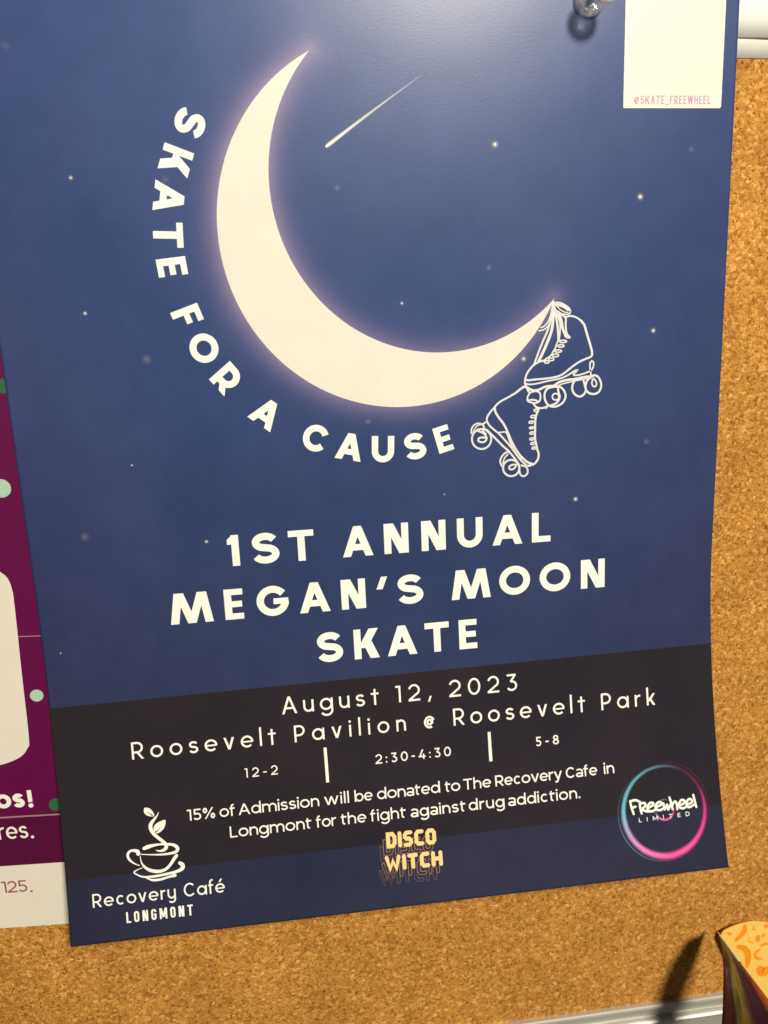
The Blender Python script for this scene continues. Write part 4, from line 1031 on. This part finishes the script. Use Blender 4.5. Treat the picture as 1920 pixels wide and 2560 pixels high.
def blob(name, pts, wmax):
    ink = Ink(.05, card_surf)
    q = smooth_path(pts, .3); m_ = len(q)
    Ls, Rs = [], []
    for i, (a, b) in enumerate(q):
        p = q[min(i + 1, m_ - 1)]; r = q[max(i - 1, 0)]
        dx, dy = p[0] - r[0], p[1] - r[1]; l = math.hypot(dx, dy) or 1e-6
        wv = wmax * math.sin(math.pi * (.10 + .80 * i / (m_ - 1))) ** .7
        Ls.append(ink.pt((a - dy / l * wv, b + dx / l * wv))); Rs.append(ink.pt((a + dy / l * wv, b - dx / l * wv)))
    for i in range(m_ - 1): ink.f.append([Ls[i], Rs[i], Rs[i + 1], Ls[i + 1]])
    return ink.build(name, M_orange, leaf)
for pts, wm in (([(233.9, -37.9), (234.0, -40.3), (232.6, -42.5), (230.2, -44.4)], 1.15), ([(231.0, -46.9), (234.5, -48.6), (236.0, -52.0), (235.9, -57.2)], 1.35),
                ([(239.7, -43.4), (239.7, -46.6)], .95), ([(241.3, -44.9), (242.6, -43.2)], .6), ([(242.0, -54.2), (239.6, -53.4), (239.0, -51.2), (241.0, -49.8)], .75),
                ([(240.4, -57.5), (242.8, -60.2), (246.0, -58.4)], 2.0), ([(242.0, -39.6), (243.6, -40.6)], .8), ([(226.8, -40.2), (228.8, -41.6)], .6),
                ([(236.3, -43.6), (235.9, -45.2), (237.6, -46.6), (238.6, -46.2)], .28), ([(238.2, -38.6), (237.4, -40.4), (238.8, -41.4)], .3), ([(240.6, -48.6), (243.4, -47.8), (245.4, -49.4)], .6)):
    blob('paisley', pts, wm)
rnd = random.Random(4)
for _ in range(34):
    x0, z0 = rnd.uniform(247, 276), rnd.uniform(-140, -50)
    if z0 > -60 and x0 > 262: continue
    an = rnd.uniform(0, 6.28); l_ = rnd.uniform(2, 4.5)
    blob('paisley', [(x0, z0), (x0 + l_ * math.cos(an), z0 + l_ * math.sin(an)), (x0 + l_ * 1.5 * math.cos(an) - l_ * .7 * math.sin(an), z0 + 1.5 * l_ * math.sin(an) + l_ * .7 * math.cos(an))], rnd.uniform(.5, 1.6))
# the flap: right edge runs straight out from the board, left edge droops
def flapR(k): return Vector((222.6, -(6 + 29 * k), -39.2 - .3 * k))
def flapL(k):
    P = [Vector(p) for p in ((222.7, -6, -39.2), (217.6, -15, -33.3), (215.3, -20, -33.9), (213.4, -24, -35.3), (211.3, -27.5, -38.7), (209.6, -30.5, -43.4), (208.0, -33, -48.8), (205.3, -37, -53.8), (202.6, -41, -60.6))]
    x = min(k / 1.7, .9999) * (len(P) - 1); i = int(x); t = x - i
    return P[i] * (1 - t) + P[i + 1] * t
nk, ns = 48, 12
vs, uv = [], []
for a in range(nk + 1):
    k = 1.7 * a / nk
    R_, L__ = flapR(k), flapL(k)
    for b in range(ns + 1):
        s = b / ns
        p = R_ * (1 - s) + L__ * s
        p.z += 1.6 * math.sin(math.pi * s) * min(1, k)          # the sheet bows a little
        vs.append(loc(*p)); uv.append((s * .9, k))
fs = [(a * (ns + 1) + b, a * (ns + 1) + b + 1, (a + 1) * (ns + 1) + b + 1, (a + 1) * (ns + 1) + b) for a in range(nk) for b in range(ns)]
flap = mesh_obj('flap', vs, fs, M_art, leaf, smooth=True)
ul = flap.data.uv_layers.new(name='UVMap')
for lp in flap.data.loops: ul.data[lp.index].uv = uv[lp.vertex_index]
sd = flap.modifiers.new('thickness', 'SOLIDIFY'); sd.thickness = .35 * MM; sd.offset = 0
# pale cut edge of the folded stock along the first half of the flap
e = []
for k in (0.0, .12, .24, .36, .48):
    r = flapR(k); wv = 1.25 * min(1, .35 + k * 3)
    e.append([loc(r.x - wv, r.y, r.z + 1.3), loc(r.x + .15, r.y, r.z + .6), loc(r.x + .15, r.y, r.z - .5)])
vs = [p for row in e for p in row]
fs = [(3 * i + j, 3 * i + j + 1, 3 * i + j + 4, 3 * i + j + 3) for i in range(4) for j in range(2)]
mesh_obj('cut_edge', vs, fs, M_edge, leaf)
